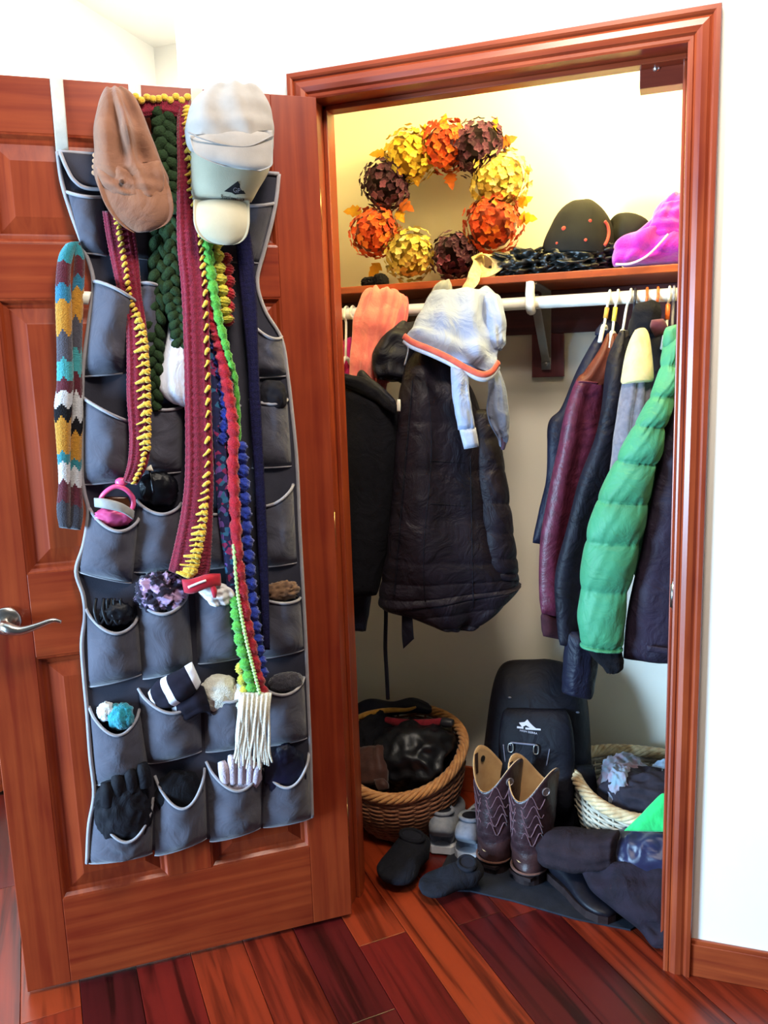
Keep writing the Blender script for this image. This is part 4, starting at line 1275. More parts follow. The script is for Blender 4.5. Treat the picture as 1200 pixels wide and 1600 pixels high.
def boot(name, label, heel, ang_, h=.335, rr=.063):
    """western boot seen from its heel; heel = heel point on the floor, toe points along ang_"""
    t = thing(name, label, 'boot', (heel[0], heel[1], MZ), 'pair of brown western boots')
    fx = np.array([math.cos(ang_), math.sin(ang_), 0])
    sx = np.array([math.sin(ang_), -math.cos(ang_), 0])
    o = np.array([heel[0], heel[1], MZ])
    n = 40
    # shaft
    a = np.linspace(0, 2 * math.pi, n, endpoint=False)
    rings, inner = [], []
    m = 26
    for i in range(m):
        s = i / (m - 1)
        rx = rr * (.84 + .26 * s ** 1.3)
        ry = rr * (.88 + .34 * s ** 1.2)
        cen = o + fx * (.045 + .012 * s) + np.array([0, 0, .034])
        top = h - .085 * np.abs(np.cos(a)) ** 2.2 + .004 * np.sin(a) ** 2
        zz = (top - .034) * s
        crease = .0035 * np.sin(a * 3 + s * 9) * (1 - s) + .0015 * np.sin(s * 40) * (1 - s)
        P = cen + np.outer((rx + crease) * np.sin(a), sx) + np.outer((ry + crease) * np.cos(a), fx)
        P[:, 2] += zz
        rings.append(P)
        Q = cen + np.outer((rx - .004) * np.sin(a), sx) + np.outer((ry - .004) * np.cos(a), fx)
        Q[:, 2] += zz - .0005
        inner.append(Q)
    R = np.array(rings + inner[::-1])
    g = ringmesh(R, cap=False)
    fm = [(3 if f // n < 6 else 0) if f < (m - 1) * n else (2 if f < m * n else 1) for f in range(len(g[1]))]
    sh_ = mk('shaft', g, [boot_l, boot_in, boot_in, boot_f], t, fm=fm)
    # foot: heel counter to toe
    L, Rr, T = [], [], []
    for s, wd, zt in ((.03, .034, .06), (.05, .042, .09), (.08, .046, .10), (.11, .046, .09), (.16, .046, .062), (.21, .046, .05), (.25, .034, .04), (.275, .016, .03)):
        c = o + fx * s + np.array([0, 0, .022 + zt / 2 - .008 if s > .08 else .03 + zt / 2])
        L.append(c - sx * wd)
        Rr.append(c + sx * wd)
        T.append(zt / 2)
    mk('foot', loft(L, Rr, T, 28, 40, 2.3, toward=(0, 0, 1)), boot_f, t)
    mk('sole', extrude([o + fx * s + sx * w_ + np.array([0, 0, .018]) for s, w_ in ((-.012, -.036), (.06, -.044), (.12, -.036), (.18, -.048), (.24, -.040), (.285, -.012), (.285, .012), (.24, .040), (.18, .048), (.12, .036), (.06, .044), (-.012, .036), (-.020, 0))], (0, 0, 1), .010), sole_m, t, smooth=False)
    hl = [o + fx * (.032 + .046 * math.cos(q)) + sx * .045 * math.sin(q) for q in np.linspace(0, 2 * math.pi, 20, endpoint=False)]
    mk('heel', extrude(hl, (0, 0, 1), .034), sole_m, t, smooth=False)
    mk('heel_welt', tube([o + fx * (.032 + .050 * math.cos(q)) + sx * .049 * math.sin(q) + np.array([0, 0, .037]) for q in np.linspace(.9, 2 * math.pi - .9, 22)], .0035, 6), fabric('welt_tan', '#6a4438'), t)
    mk('counter_seam', tube([o + fx * .03 + sx * .047 + np.array([0, 0, .12]), o + fx * .005 + sx * .03 + np.array([0, 0, .128]), o - fx * .004 + np.array([0, 0, .13]), o + fx * .005 - sx * .03 + np.array([0, 0, .128]), o + fx * .03 - sx * .047 + np.array([0, 0, .12])], .0022, 6, 26), boot_f, t)
    # raised stitched pattern on the shaft
    st_ = []
    for k in range(5):
        z0 = .14 + .028 * k
        for sgn in (-1, 1):
            P = []
            for q in np.linspace(0, 1, 12):
                aa = math.pi + sgn * (.15 + 1.0 * q)
                s = (z0 - .055 + .02 * math.sin(q * 9 + k)) / (h - .055)
                P.append(o + fx * (.045 + .012 * s) + sx * (rr * (.82 + .30 * s ** 1.3)) * math.sin(aa) * 1.02 + fx * (rr * (.90 + .34 * s ** 1.2)) * math.cos(aa) * 1.02 + np.array([0, 0, .055 + s * (h - .055)]))
            st_.append(tube(P, .0016, 5))
    mk('stitching', join(*st_), fabric('boot_stitch', '#6d4a52'), sh_)
    # concho on the side, pull hole on the lining
    s = .86
    aa = math.pi / 2 + .42
    up_ = np.array([0, 0, 1.0])
    cpos = o + fx * (.045 + .012 * s) + sx * rr * 1.06 * math.sin(aa) + fx * rr * 1.19 * math.cos(aa) + np.array([0, 0, h - .052])
    out = nrmz(sx * math.sin(aa) + fx * math.cos(aa))
    u_ = nrmz(np.cross(out, up_))
    mk('concho', join(extrude([cpos + (u_ * math.cos(q) + up_ * math.sin(q)) * .0115 for q in np.linspace(0, 6.283, 18, endpoint=False)], out, .003), tube([cpos + out * .003 + (u_ * math.cos(q) + up_ * math.sin(q)) * .0105 for q in np.linspace(0, 6.283, 18, endpoint=False)], .0018, 6, closed=True)), plain('aged_silver', '#8b7f80', rough=.4, metal=.6), sh_, smooth=False, label='round metal concho')
    hp_ = o + fx * .064 - sx * (rr * 1.10 - .010) + np.array([0, 0, h - .036])
    mk('pull_hole', extrude([hp_ + (fx * math.cos(q) + up_ * math.sin(q)) * .0095 for q in np.linspace(0, 6.283, 16, endpoint=False)], sx, .002), plain('hole_black', '#0a0809', rough=.9), sh_, smooth=False, label='round dark pull hole')
    hq_ = hp_ - fx * .034
    mk('pull_strap', extrude([hq_ + fx * x_ + up_ * z_ + sx * .002 for x_, z_ in ((-.007, .030), (.007, .030), (.007, -.032), (-.007, -.032))], sx, .002), boot_f, sh_, smooth=False, label='dark pull strap inside')
    return t


h1, h2 = G(762, 1362), G(816, 1380)
boot('western_boot', 'left one of the two brown western boots', h1, math.radians(66))
boot('western_boot', 'right one of the two brown western boots', h2, math.radians(64))

sn_g = fabric('grey_sneaker_mesh', '#8b8f9c', '#767a88', rough=.75, scale=60, weave=500, bump=.4)
sn_d = fabric('dark_sneaker_lining', '#1b1c28', '#14141d', rough=.9)
sn_w = plain('white_sneaker_sole', '#d8dae2', rough=.5)


def shoe(name, label, heel, ang_, mat, sole, lining, length=.27, wd=.046, ht=.10, group=None, cat='sneaker', collar=True, laces=None):
    t = thing(name, label, cat, (heel[0], heel[1], MZ), group)
    fx = np.array([math.cos(ang_), math.sin(ang_), 0])
    sx = np.array([math.sin(ang_), -math.cos(ang_), 0])
    o = np.array([heel[0], heel[1], MZ])
    prof = [(0.0, .62, .80), (.04, .84, 1.0), (.15, .92, .98), (.32, .90, .92), (.48, .95, .80), (.65, 1.08, .60), (.80, 1.05, .48), (.92, .80, .38), (1.0, .35, .25)]
    L, R, T = [], [], []
    for s, w_, h_ in prof:
        c = o + fx * s * length + np.array([0, 0, .016 + ht * h_ / 2])
        L.append(c - sx * wd * w_)
        R.append(c + sx * wd * w_)
        T.append(ht * h_ / 2)
    up_o = mk('upper', loft(L, R, T, 30, 44, 2.5, toward=(0, 0, 1)), mat, t)
    if sole is not None:
        out = [(0, .62), (.05, .90), (.2, .95), (.42, .92), (.65, 1.10), (.82, 1.08), (.95, .75), (1.01, .3)]
        pts = [o + fx * s * length + sx * wd * w_ for s, w_ in out] + [o + fx * s * length - sx * wd * w_ for s, w_ in out[::-1]]
        mk('sole', extrude([p - fx * .004 for p in pts], (0, 0, 1), .022), sole, t, smooth=False)
    if collar:
        rim = [o + fx * (.155 + .135 * math.cos(q)) * length + sx * wd * .66 * math.sin(q) + np.array([0, 0, .016 + ht * (1.0 - .06 * math.cos(q))]) for q in np.linspace(0, 6.283, 28, endpoint=False)]
        mk('collar', tube(rim, .006, 8, closed=True), mat, t)
        mk('opening', extrude([p + np.array([0, 0, -.001]) for p in rim], (0, 0, 1), .0035), lining, t, smooth=False)
    if laces:
        gs = []
        for k in range(5):
            s = .36 + .06 * k
            gs.append(tube([o + fx * s * length + sx * wd * .5 + np.array([0, 0, .012 + ht * (.93 - .7 * (s - .32))]), o + fx * s * length + np.array([0, 0, .022 + ht * (.95 - .7 * (s - .32))]), o + fx * s * length - sx * wd * .5 + np.array([0, 0, .012 + ht * (.93 - .7 * (s - .32))])], .003, 6, 10))
        mk('laces', join(*gs), laces, up_o)
    return t


shoe('grey_sneaker', 'grey sneaker with a white sole beside the honey wicker basket', G(690, 1336), math.radians(97), sn_g, sn_w, sn_d, group='grey sneakers', laces=sn_w)
shoe('grey_sneaker', 'grey sneaker half hidden behind the left western boot', G(730, 1346), math.radians(86), sn_g, sn_w, sn_d, group='grey sneakers', laces=sn_w)
blk_suede = fabric('black_suede', '#12121c', '#0c0c14', rough=.9, scale=40, weave=400, bump=.4, wrinkle=0.4)
p_h, p_t = G(652, 1352), G(614, 1390)
d_ = p_t - p_h
shoe('black_slipper', 'black slipper lying next to the honey wicker basket', p_h, math.atan2(d_[1], d_[0]), blk_suede, None, sn_d, length=float(np.linalg.norm(d_[:2])) + .02, wd=.056, ht=.085, group='black slippers', cat='slipper', collar=True)
p_h, p_t = G(744, 1388), G(668, 1404)
d_ = p_t - p_h
s2_ = shoe('black_slipper', 'black slipper nearest the viewer in front of the grey sneakers', p_h, math.atan2(d_[1], d_[0]), blk_suede, None, sn_d, length=float(np.linalg.norm(d_[:2])) + .02, wd=.048, ht=.060, group='black slippers', cat='slipper', collar=True)
mk('label_tag', decal([(701, 1381), (714, 1377), (715, 1379), (702, 1383)], .105), silver, s2_, smooth=False, label='tiny pale tag')
# dark heap on the right
dk_br = fabric('dark_brown_corduroy', '#271b22', '#1c1319', rough=.9, scale=30, weave=260, bump=.4, wrinkle=0.5)
mk('rolled_coat', loft([A(846, 1298, .27), A(870, 1296, .25), A(905, 1300, .235), (A(940, 1301, .225)), A(966, 1298, .22)], [A(850, 1352, .26), A(870, 1355, .235), A(905, 1360, .22), A(940, 1356, .21), A(964, 1352, .205)], [.035, .055, .06, .06, .05], 36, 50, pw=2.6, disp=folds(4, .018, 2.4)), dk_br, label='dark brown coat rolled up in front of the whitewashed basket', cat='coat')
mk('navy_bag', lump(962, 1085, 1296, 1372, .16, .32, .03, 5, .08, .15, 1.6, box_=.7), fabric('shiny_navy_nylon', '#1b1f42', '#11132b', rough=.3, spec=.6, scale=8), label='shiny navy bag below the green cloth', cat='bag')
mk('dark_trousers', loft([A(905, 1350, .20), A(915, 1375, .17), A(935, 1400, .14), A(965, 1425, .11), A(1000, 1455, .08), A(1020, 1478, .045)], [A(1080, 1340, .20), A(1080, 1365, .18), A(1082, 1395, .15), A(1082, 1425, .12), A(1082, 1460, .09), A(1082, 1490, .055)], [.03, .04, .045, .04, .03, .014], 44, 60, disp=folds(15, .030, 2.5, 1.4, 4)), fabric('dark_trouser_cloth', '#221925', '#18121b', rough=.9, scale=30, weave=400, wrinkle=0.6), label='dark trousers sliding off the pile by the right jamb', cat='trousers')
p_h, p_t = G(865, 1365), G(925, 1418)
d_ = p_t - p_h
shoe('black_loafer', 'black shoe under the rolled brown coat', p_h, math.atan2(d_[1], d_[0]), fabric('black_polish', '#15141d', '#0d0c13', rough=.4), sole_m, sn_d, length=.25, wd=.044, ht=.06, cat='shoe', collar=False)
shoe('black_loafer', 'dark shoe between the right western boot and the rolled brown coat', G(852, 1372), math.radians(70), fabric('black_polish', '#15141d', '#0d0c13', rough=.4), sole_m, sn_d, length=.26, wd=.044, ht=.065, cat='shoe', collar=False)
# ================================================================== ON THE DOOR
def dloft(rows, n=28, m=50, pw=2.4, disp=None, **k):
    """row = (uL, vL, uR, vR, t offset from the door face of the body's middle, half thickness)"""
    L = [D(r[0], r[1], r[4]) for r in rows]
    R = [D(r[2], r[3], r[4]) for r in rows]
    return loft(L, R, [r[5] for r in rows], n, m, pw, disp, toward=DN3, **k)


def dtube(pts, r, n=8, m=40, **k):
    return tube([D(u, v, t) for u, v, t in pts], r, n, m, **k)


def dlump(u, v, ru, rv, t, rt, seed, amp=.1, cr=.15, freq=2.2, sub=4, box_=.9):
    c = D(u, v, t)
    su = abs(DU3 @ (D(u + ru, v, t) - c))
    sv = abs((D(u, v + rv, t) - c)[2])
    return blob(c, (su, rt, sv), amp, freq, seed, sub, cr, axes=[DU3, DN3, np.array([0, 0, 1.0])], box_=box_)


org_c = fabric('grey_organizer_cloth', '#4a4955', '#42414d', rough=.8, scale=20, weave=700, bump=.25, wrinkle=0.3)
org_b = fabric('grey_organizer_backing', '#35343f', '#2e2d38', rough=.85, scale=20, weave=700, bump=.25)
pip_m = fabric('pale_grey_piping', '#98949a', '#8b878d', rough=.7, scale=40, weave=500, bump=.2)
strap_m = fabric('white_strap', '#c4bdb0', '#b8b1a4', rough=.7)
org = thing('shoe_organizer', 'grey over-door pocket organizer with pale piping hanging on the door', 'organizer', D(310, 1320, .01))
ELp = [(90, 237), (97, 285), (112, 335), (130, 385), (146, 440), (139, 505), (130, 575), (128, 640), (128, 705), (131, 765), (138, 800), (131, 850), (119, 892), (130, 930), (133, 962), (128, 1005), (131, 1055), (136, 1110), (141, 1180), (147, 1240), (139, 1290), (136, 1349)]
ERp = [(436, 272), (432, 310), (424, 350), (412, 395), (402, 440), (414, 485), (440, 530), (450, 590), (457, 650), (463, 710), (466, 765), (468, 820), (471, 875), (474, 930), (477, 985), (479, 1030), (481, 1080), (483, 1125), (485, 1170), (486, 1210), (487, 1245), (488, 1277)]
back = loft([D(u, v, .012) for u, v in ELp], [D(u, v, .012) for u, v in ERp], [.003] * 22, 40, 90, 5, toward=DN3, round_ends=False)
mk('back_panel', back, org_b, org)
mk('edge_piping', dtube([(u, v, .016) for u, v in ELp], .0045, 8, 120), pip_m, org)
mk('edge_piping', dtube([(u, v, .016) for u, v in ERp], .0045, 8, 120), pip_m, org)
mk('edge_piping', dtube([(90, 237, .016), (200, 246, .016), (320, 262, .016), (436, 272, .016)], .0045, 8, 40), pip_m, org)
for (ut, vt, ub_, vb) in ((88, 123, 98, 240), (210, 131, 216, 252), (307, 138, 311, 262), (400, 145, 402, 270)):
    pt = D(ut, vt, 0)
    uu = float(DU @ (pt[:2] - PIN))
    pb = D(ub_, vb, .008)
    ub2 = float(DU @ (pb[:2] - PIN))
    hw = .0125
    zt = Z1 + .0018
    P = [DL(uu, -DOOR_T - .002, zt - .05), DL(uu, -DOOR_T - .002, zt - .002), DL(uu, -DOOR_T, zt), DL(uu, 0, zt), DL(uu, .0022, zt - .003), DL(uu * .7 + ub2 * .3, .0035, zt - .05), DL(ub2, .009, pb[2])]
    mk('strap', loft([p - DU3 * hw for p in P], [p + DU3 * hw for p in P], [.0011] * 7, 12, 7, 6, toward=DN3, round_ends=False), strap_m, org)
mk('top_flap', dloft([(96, 238, 160, 244, .022, .003), (104, 256, 165, 262, .030, .004), (116, 278, 172, 284, .032, .004), (136, 292, 185, 294, .028, .003)], 24, 16, 4), org_b, org)
mk('flap_piping', dtube([(94, 238, .026), (104, 262, .036), (116, 282, .038), (136, 294, .034), (180, 296, .030)], .004, 8, 30), pip_m, org)

PK = [  # rim left, rim right, bottom left, bottom right, scoop, bulge
    ((104, 300), (162, 308), (128, 394), (168, 398), .010, .030), ((170, 310), (235, 318), (172, 400), (238, 404), .012, .030), ((245, 318), (330, 322), (245, 408), (330, 410), .012, .030), ((345, 318), (428, 318), (345, 408), (405, 410), .010, .026),
    ((146, 440), (222, 480), (131, 587), (192, 582), -.004, .060), ((212, 446), (254, 452), (200, 590), (258, 590), -.004, .045), ((275, 470), (345, 480), (275, 592), (350, 592), .015, .032), ((384, 496), (440, 526), (388, 590), (449, 586), .022, .034),
    ((131, 622), (208, 660), (129, 756), (200, 748), .004, .055), ((212, 628), (286, 634), (206, 742), (284, 736), .012, .034), ((296, 636), (375, 634), (296, 740), (378, 735), .015, .034), ((390, 624), (449, 624), (392, 730), (456, 727), .010, .034),
    ((140, 794), (219, 806), (122, 892), (206, 910), .034, .052), ((214, 782), (283, 786), (208, 893), (284, 888), .022, .040), ((296, 790), (378, 784), (296, 890), (384, 880), .02, .034), ((400, 790), (458, 757), (404, 885), (464, 878), .012, .034),
    ((134, 950), (216, 962), (138, 1072), (222, 1052), .036, .048), ((212, 932), (294, 925), (222, 1060), (302, 1040), .034, .048), ((304, 915), (378, 912), (308, 1036), (392, 1022), .034, .046), ((404, 932), (469, 934), (408, 1028), (475, 1014), .006, .036),
    ((139, 1104), (218, 1108), (150, 1226), (232, 1200), .048, .046), ((216, 1076), (313, 1078), (230, 1192), (316, 1172), .040, .048), ((318, 1074), (396, 1066), (320, 1174), (398, 1160), .026, .044), ((410, 1072), (475, 1058), (412, 1165), (480, 1152), .020, .036),
    ((148, 1256), (240, 1246), (138, 1348), (238, 1332), .080, .046), ((242, 1212), (320, 1200), (242, 1336), (324, 1308), .070, .048), ((322, 1190), (409, 1188), (328, 1314), (408, 1292), .056, .046), ((412, 1200), (483, 1176), (410, 1292), (487, 1277), .054, .036)]


def pocket(Lt, Rt, Lb, Rb, dip, bul, nu=18, nv=14, off=.014):
    lt, rt, lb, rb = (D(*p, off) for p in (Lt, Rt, Lb, Rb))
    z3 = np.array([0, 0, 1.0])
    G1, rim = np.zeros((nv, nu, 3)), []
    for i in range(nv):
        v = i / (nv - 1)
        for j in range(nu):
            q = j / (nu - 1)
            top = lt + (rt - lt) * q - z3 * dip * math.sin(math.pi * q) ** .75
            bot = lb + (rb - lb) * q
            p = top + (bot - top) * v
            arch = math.sin(math.pi * q) ** .6
            prof = (1 - .12 * v) if v < .7 else max(.916 * math.cos((v - .7) / .3 * 1.25), .12)
            wob = .05 * math.sin(9 * q + 7 * v + Lt[0]) + .04 * math.sin(15 * v - 6 * q + Lt[1])
            G1[i, j] = p + DN3 * bul * arch * (prof + wob * math.sin(math.pi * v)) + z3 * 0
    V1 = G1.reshape(-1, 3)
    V2 = V1 - DN3 * .0018
    k = nu * nv
    Fc = []
    for i in range(nv - 1):
        for j in range(nu - 1):
            a = i * nu + j
            Fc.append((a, a + 1, a + nu + 1, a + nu))
            Fc.append((k + a, k + a + nu, k + a + nu + 1, k + a + 1))
    for j in range(nu - 1):
        Fc.append((j, k + j, k + j + 1, j + 1))
        a = (nv - 1) * nu + j
        Fc.append((a, a + 1, k + a + 1, k + a))
    rimpts = [G1[0, j] for j in range(nu)]
    botpts = [G1[-1, j] - z3 * .002 for j in range(nu)]
    return (np.concatenate([V1, V2]), Fc), rimpts, botpts


for pk in PK:
    g, rim, bot = pocket(*pk)
    o = recalc(mk('pocket', g, org_c, org))
    mk('rim_piping', tube(rim, .0036, 8, 40), pip_m, o, label='pale rim piping')
    mk('bottom_seam', tube([p - DN3 * .002 for p in bot], .0022, 6), pip_m, o)

# ------------------------------------------------------------------ scarves over the organizer
def yarn(name, col, col2, rough=.95):
    return fabric(name, col, col2, rough=rough, scale=160, weave=380, bump=.8, dist=.003, sheen=.35)


burg = yarn('burgundy_yarn', '#86132f', '#680d24')
yell = yarn('yellow_yarn', '#dcb63a', '#c89c2a')


def crochet(kx, ks, amp):
    def f(s, cx, cy):
        return amp * (np.sin(kx * cx + (math.pi if int(s * ks) % 2 else 0)) * math.sin(s * ks * math.pi)) + amp * .5 * math.sin(s * ks * 2 * math.pi)
    return f


def stitches(rows, cnt, wfun, cfun, r, t_add, m=None):
    """zig-zag yarn stitches laid across a scarf; wfun gives width fraction, cfun the centre across"""
    L = crom([D(q[0], q[1], q[4] + q[5] + t_add) for q in rows], cnt * 2)
    R = crom([D(q[2], q[3], q[4] + q[5] + t_add) for q in rows], cnt * 2)
    out = []
    for i in range(cnt):
        s = i / (cnt - 1)
        c, w_ = cfun(s), wfun(s)
        if w_ <= 0:
            continue
        a0, a1 = 2 * i, min(2 * i + 1, cnt * 2 - 1)
        p = lambda x, k: L[k] + (R[k] - L[k]) * x
        jl, jr, jw = (.10 * math.sin(i * 2.7) + .06 * math.sin(i * 5.1)) * w_ * 1.6, .07 * math.sin(i * 3.9), .85 + .25 * math.sin(i * 1.7)
        mid = (p(c - w_ / 2, a0) + p(c + w_ / 2, a1)) / 2 + DN3 * r * .8
        P = [p(c - w_ / 2 + jl, a1), mid, p(c + w_ / 2 + jr * w_, a0)]
        out.append(tube(P, [r * .62 * jw, r * (1.0 + .2 * min(1, w_ * 3)) * jw, r * 1.1], 7, 9))
        if w_ > .3:
            q0, q1 = p(c - w_ * .05, a0), p(c + w_ / 2, a1)
            out.append(tube([q0, (q0 + q1) / 2 + DN3 * r * .9, q1], [r * .9, r * 1.35 * jw, r * .9], 7, 9))
    return join(*out)


sb = thing('burgundy_scarf', 'burgundy crochet scarf with yellow stitching looped over the door organizer', 'scarf', D(295, 900, .05))
rA = [(278, 165, 300, 168, .050, .010), (276, 200, 302, 200, .055, .011), (277, 260, 306, 260, .058, .011), (276, 320, 312, 320, .060, .011), (277, 385, 319, 382, .061, .011), (283, 450, 325, 448, .062, .011), (287, 540, 328, 540, .062, .011), (289, 640, 331, 640, .062, .011),
      (289, 740, 334, 738, .062, .011), (283, 800, 333, 800, .063, .011), (273, 850, 331, 852, .064, .011), (265, 884, 327, 894, .064, .010), (264, 892, 312, 906, .063, .008)]
mk('long_end', dloft(rA, 44, 230, 3, crochet(16, 95, .0034)), burg, sb)
mk('yellow_stitching', stitches(rA, 62, lambda s: .42 if s < .26 else (.14 if s < .60 else .14 + .24 * min(1, (s - .60) / .2)), lambda s: .58 if s < .12 else (.58 + .30 * (s - .12) / .2 if s < .32 else (.86 if s < .55 else .86 - .36 * min(1, (s - .55) / .35))), .0040, .001), yell, sb)
rB = [(160, 330, 205, 332, .044, .010), (166, 370, 212, 368, .046, .010), (176, 420, 218, 415, .046, .010), (186, 465, 222, 462, .044, .010), (196, 505, 228, 500, .050, .010), (198, 560, 233, 555, .060, .010), (198, 620, 236, 615, .064, .010), (202, 680, 236, 676, .064, .010), (200, 720, 232, 722, .062, .010), (192, 752, 214, 758, .058, .008)]
mk('short_end', dloft(rB, 40, 150, 3, crochet(16, 70, .0034)), burg, sb)
mk('yellow_stitching', stitches(rB, 44, lambda s: .16 if s < .36 else (.16 + .38 * min(1, (s - .36) / .12) if s < .85 else .2), lambda s: .45 if s < .36 else .45 + .25 * min(1, (s - .36) / .15), .0040, .001), yell, sb)
rC = [(204, 156, 206, 185, .030, .010), (222, 152, 224, 184, .038, .012), (250, 150, 250, 180, .042, .012), (276, 153, 274, 184, .046, .012), (296, 158, 296, 190, .048, .011)]
mk('top_loop', dloft(rC, 36, 60, 3, crochet(14, 30, .0022)), burg, sb)
mk('yellow_edge', join(*[dlump(u, 154 + 3 * math.sin(u), 6, 6, .056, .006, u, .1, 0, 2, 2) for u in range(212, 297, 9)]), yell, sb)

gy = yarn('forest_green_yarn', '#253a1e', '#1a2916')
gs = thing('green_braid_scarf', 'chunky forest green braided scarf between the two caps', 'scarf', D(255, 630, .04))


def braid(pts, r, cnt, seed, m=160):
    P = crom([D(u, v, t) for u, v, t in pts], m)
    tan = np.gradient(P, axis=0)
    out = []
    for k in range(3):
        Q = []
        for i in range(m):
            s = i / (m - 1)
            ph = s * cnt * 2 * math.pi + k * 2 * math.pi / 3
            side = nrmz(np.cross(tan[i], DN3))
            Q.append(P[i] + side * r * .75 * math.sin(ph) + DN3 * r * .42 * math.sin(2 * ph))
        out.append(tube(Q, np.array([r * .62 * (1 + .1 * math.sin(i * .9 + k)) for i in range(m)]), 10))
    return out


for pts, r, c_ in (([(255, 170, .035), (258, 220, .040), (262, 280, .042), (266, 330, .044)], .020, 3), ([(262, 300, .03), (250, 370, .034), (246, 450, .038), (241, 520, .042), (242, 580, .044), (238, 638, .04)], .017, 5), ([(268, 330, .035), (270, 400, .040), (268, 460, .044), (279, 500, .048), (284, 545, .046)], .017, 4)):
    for g in braid(pts, r, c_, 1):
        mk('strand', g, gy, gs)

mk('white_cotton_bag', dloft([(266, 478, 276, 478, .034, .006), (262, 520, 292, 518, .040, .012), (254, 560, 296, 556, .044, .018), (247, 595, 296, 590, .046, .020), (252, 615, 296, 620, .044, .018), (270, 630, 296, 638, .040, .008)], 30, 40, disp=folds(4, .008, 2.2)), fabric('white_cotton', '#dfe2ee', '#d2d6e6', rough=.85, scale=14, wrinkle=0.4), label='white cotton bundle behind the burgundy and green scarves', cat='bundle')

navy_y = yarn('navy_yarn', '#15123a', '#0e0b28')
mk('navy_scarf', dloft([(366, 350, 388, 350, .040, .008), (370, 400, 396, 400, .044, .009), (378, 480, 402, 478, .046, .009), (386, 560, 404, 560, .048, .009), (390, 640, 408, 640, .048, .009), (396, 720, 412, 720, .050, .009), (400, 800, 416, 800, .050, .009), (404, 880, 419, 880, .052, .009), (408, 950, 421, 950, .054, .009), (412, 1015, 422, 1015, .055, .007)], 30, 200, 3, crochet(12, 80, .0016)), navy_y, label='narrow navy knit scarf right of the bobble scarf', cat='scarf')
var_m, vnt, vb_ = new_mat('variegated_yarn')
tc = N(vnt, 'ShaderNodeTexCoord')
vo = N(vnt, 'ShaderNodeTexVoronoi')
vo.inputs['Scale'].default_value = 90
vnt.links.new(tc.outputs['Object'], vo.inputs['Vector'])
sep = N(vnt, 'ShaderNodeSeparateColor')
vnt.links.new(vo.outputs['Color'], sep.inputs[0])
vr = N(vnt, 'ShaderNodeValToRGB')
vr.color_ramp.interpolation = 'CONSTANT'
els = vr.color_ramp.elements
els[0].color = lin('#1c2350')
els[1].position, els[1].color = .35, lin('#2e6a92')
for p_, c_ in ((.5, '#20204a'), (.7, '#8f2a5e'), (.85, '#6b4a9a')):
    e_ = els.new(p_)
    e_.color = lin(c_)
vnt.links.new(sep.outputs[0], vr.inputs[0])
vnt.links.new(vr.outputs[0], vb_.inputs['Base Color'])
vb_.inputs['Roughness'].default_value = .95
mk('variegated_scarf', dloft([(324, 480, 342, 480, .046, .007), (328, 560, 346, 560, .048, .008), (331, 640, 350, 640, .050, .008), (335, 720, 355, 720, .052, .008), (340, 800, 359, 800, .054, .008), (349, 870, 365, 870, .055, .008), (356, 925, 368, 925, .055, .007), (362, 948, 368, 946, .055, .004)], 28, 160, 3, crochet(10, 60, .0016)), var_m, label='thin scarf of mottled blue and purple yarn beside the burgundy one', cat='scarf')

red_y, lime_y, yel_y, blu_y = yarn('red_yarn', '#ad0f26', '#8f0b1d'), yarn('lime_yarn', '#57a83c', '#468f2e'), yarn('lemon_yarn', '#d0c440', '#bcae2e'), yarn('royal_blue_yarn', '#2038a0', '#182b86')
bs = thing('bobble_scarf', 'bright bobble scarf striped red, lime, yellow and blue, longest on the door', 'scarf', D(400, 1110, .07))


def bobbles(pts, r, cnt, lump_, m=220, flat=1.0):
    P = crom([D(u, v, t) for u, v, t in pts], m)
    s = np.linspace(0, 1, m)
    rr = r * (1 - lump_ + lump_ * 2 * np.abs(np.sin(s * cnt * math.pi)) ** .8)
    tan = np.gradient(P, axis=0)
    k = len(P)
    n = 12
    a = np.linspace(0, 2 * math.pi, n, endpoint=False)
    rings = np.zeros((k, n, 3))
    for i in range(k):
        side = nrmz(np.cross(tan[i], DN3))
        jit = 1 + .16 * np.sin(5 * a + i * 1.9) * math.sin(i * 1.3) + .12 * np.sin(3 * a - i * .77)
        rings[i] = P[i] + rr[i] * (np.outer(np.cos(a) * jit, side) + np.outer(np.sin(a) * jit, DN3) * .8)
    return ringmesh(rings)


mk('lime_edge', bobbles([(323, 365, .070), (327, 410, .071), (333, 450, .072), (340, 490, .072), (350, 530, .072), (358, 560, .070), (367, 590, .066), (372, 640, .060), (374, 690, .056)], np.linspace(1, .35, 220) * .0108, 14, .26), lime_y, bs)
mk('lemon_bobbles', bobbles([(337, 370, .062), (341, 410, .063), (346, 445, .063), (351, 480, .062), (356, 505, .060)], .0095, 8, .5), yel_y, bs)
mk('red_bobbles_top', bobbles([(316, 375, .056), (318, 410, .056), (321, 445, .056), (328, 475, .058), (333, 505, .060), (340, 530, .062), (347, 560, .064), (354, 600, .066), (361, 640, .066), (365, 680, .066), (364, 730, .066), (367, 790, .067), (370, 850, .068), (376, 905, .068), (384, 960, .068), (393, 1010, .068), (403, 1055, .068), (414, 1092, .066)], .0112, 30, .20, 420), red_y, bs)
mk('red_bobbles_back', bobbles([(352, 395, .054), (357, 430, .054), (358, 470, .054), (356, 510, .052)], .009, 6, .5), red_y, bs)
mk('blue_bobbles_left', bobbles([(332, 505, .052), (336, 535, .053), (341, 565, .054), (346, 590, .056), (350, 620, .058), (352, 645, .058), (350, 670, .058), (347, 695, .056)], .0085, 9, .45), blu_y, bs)
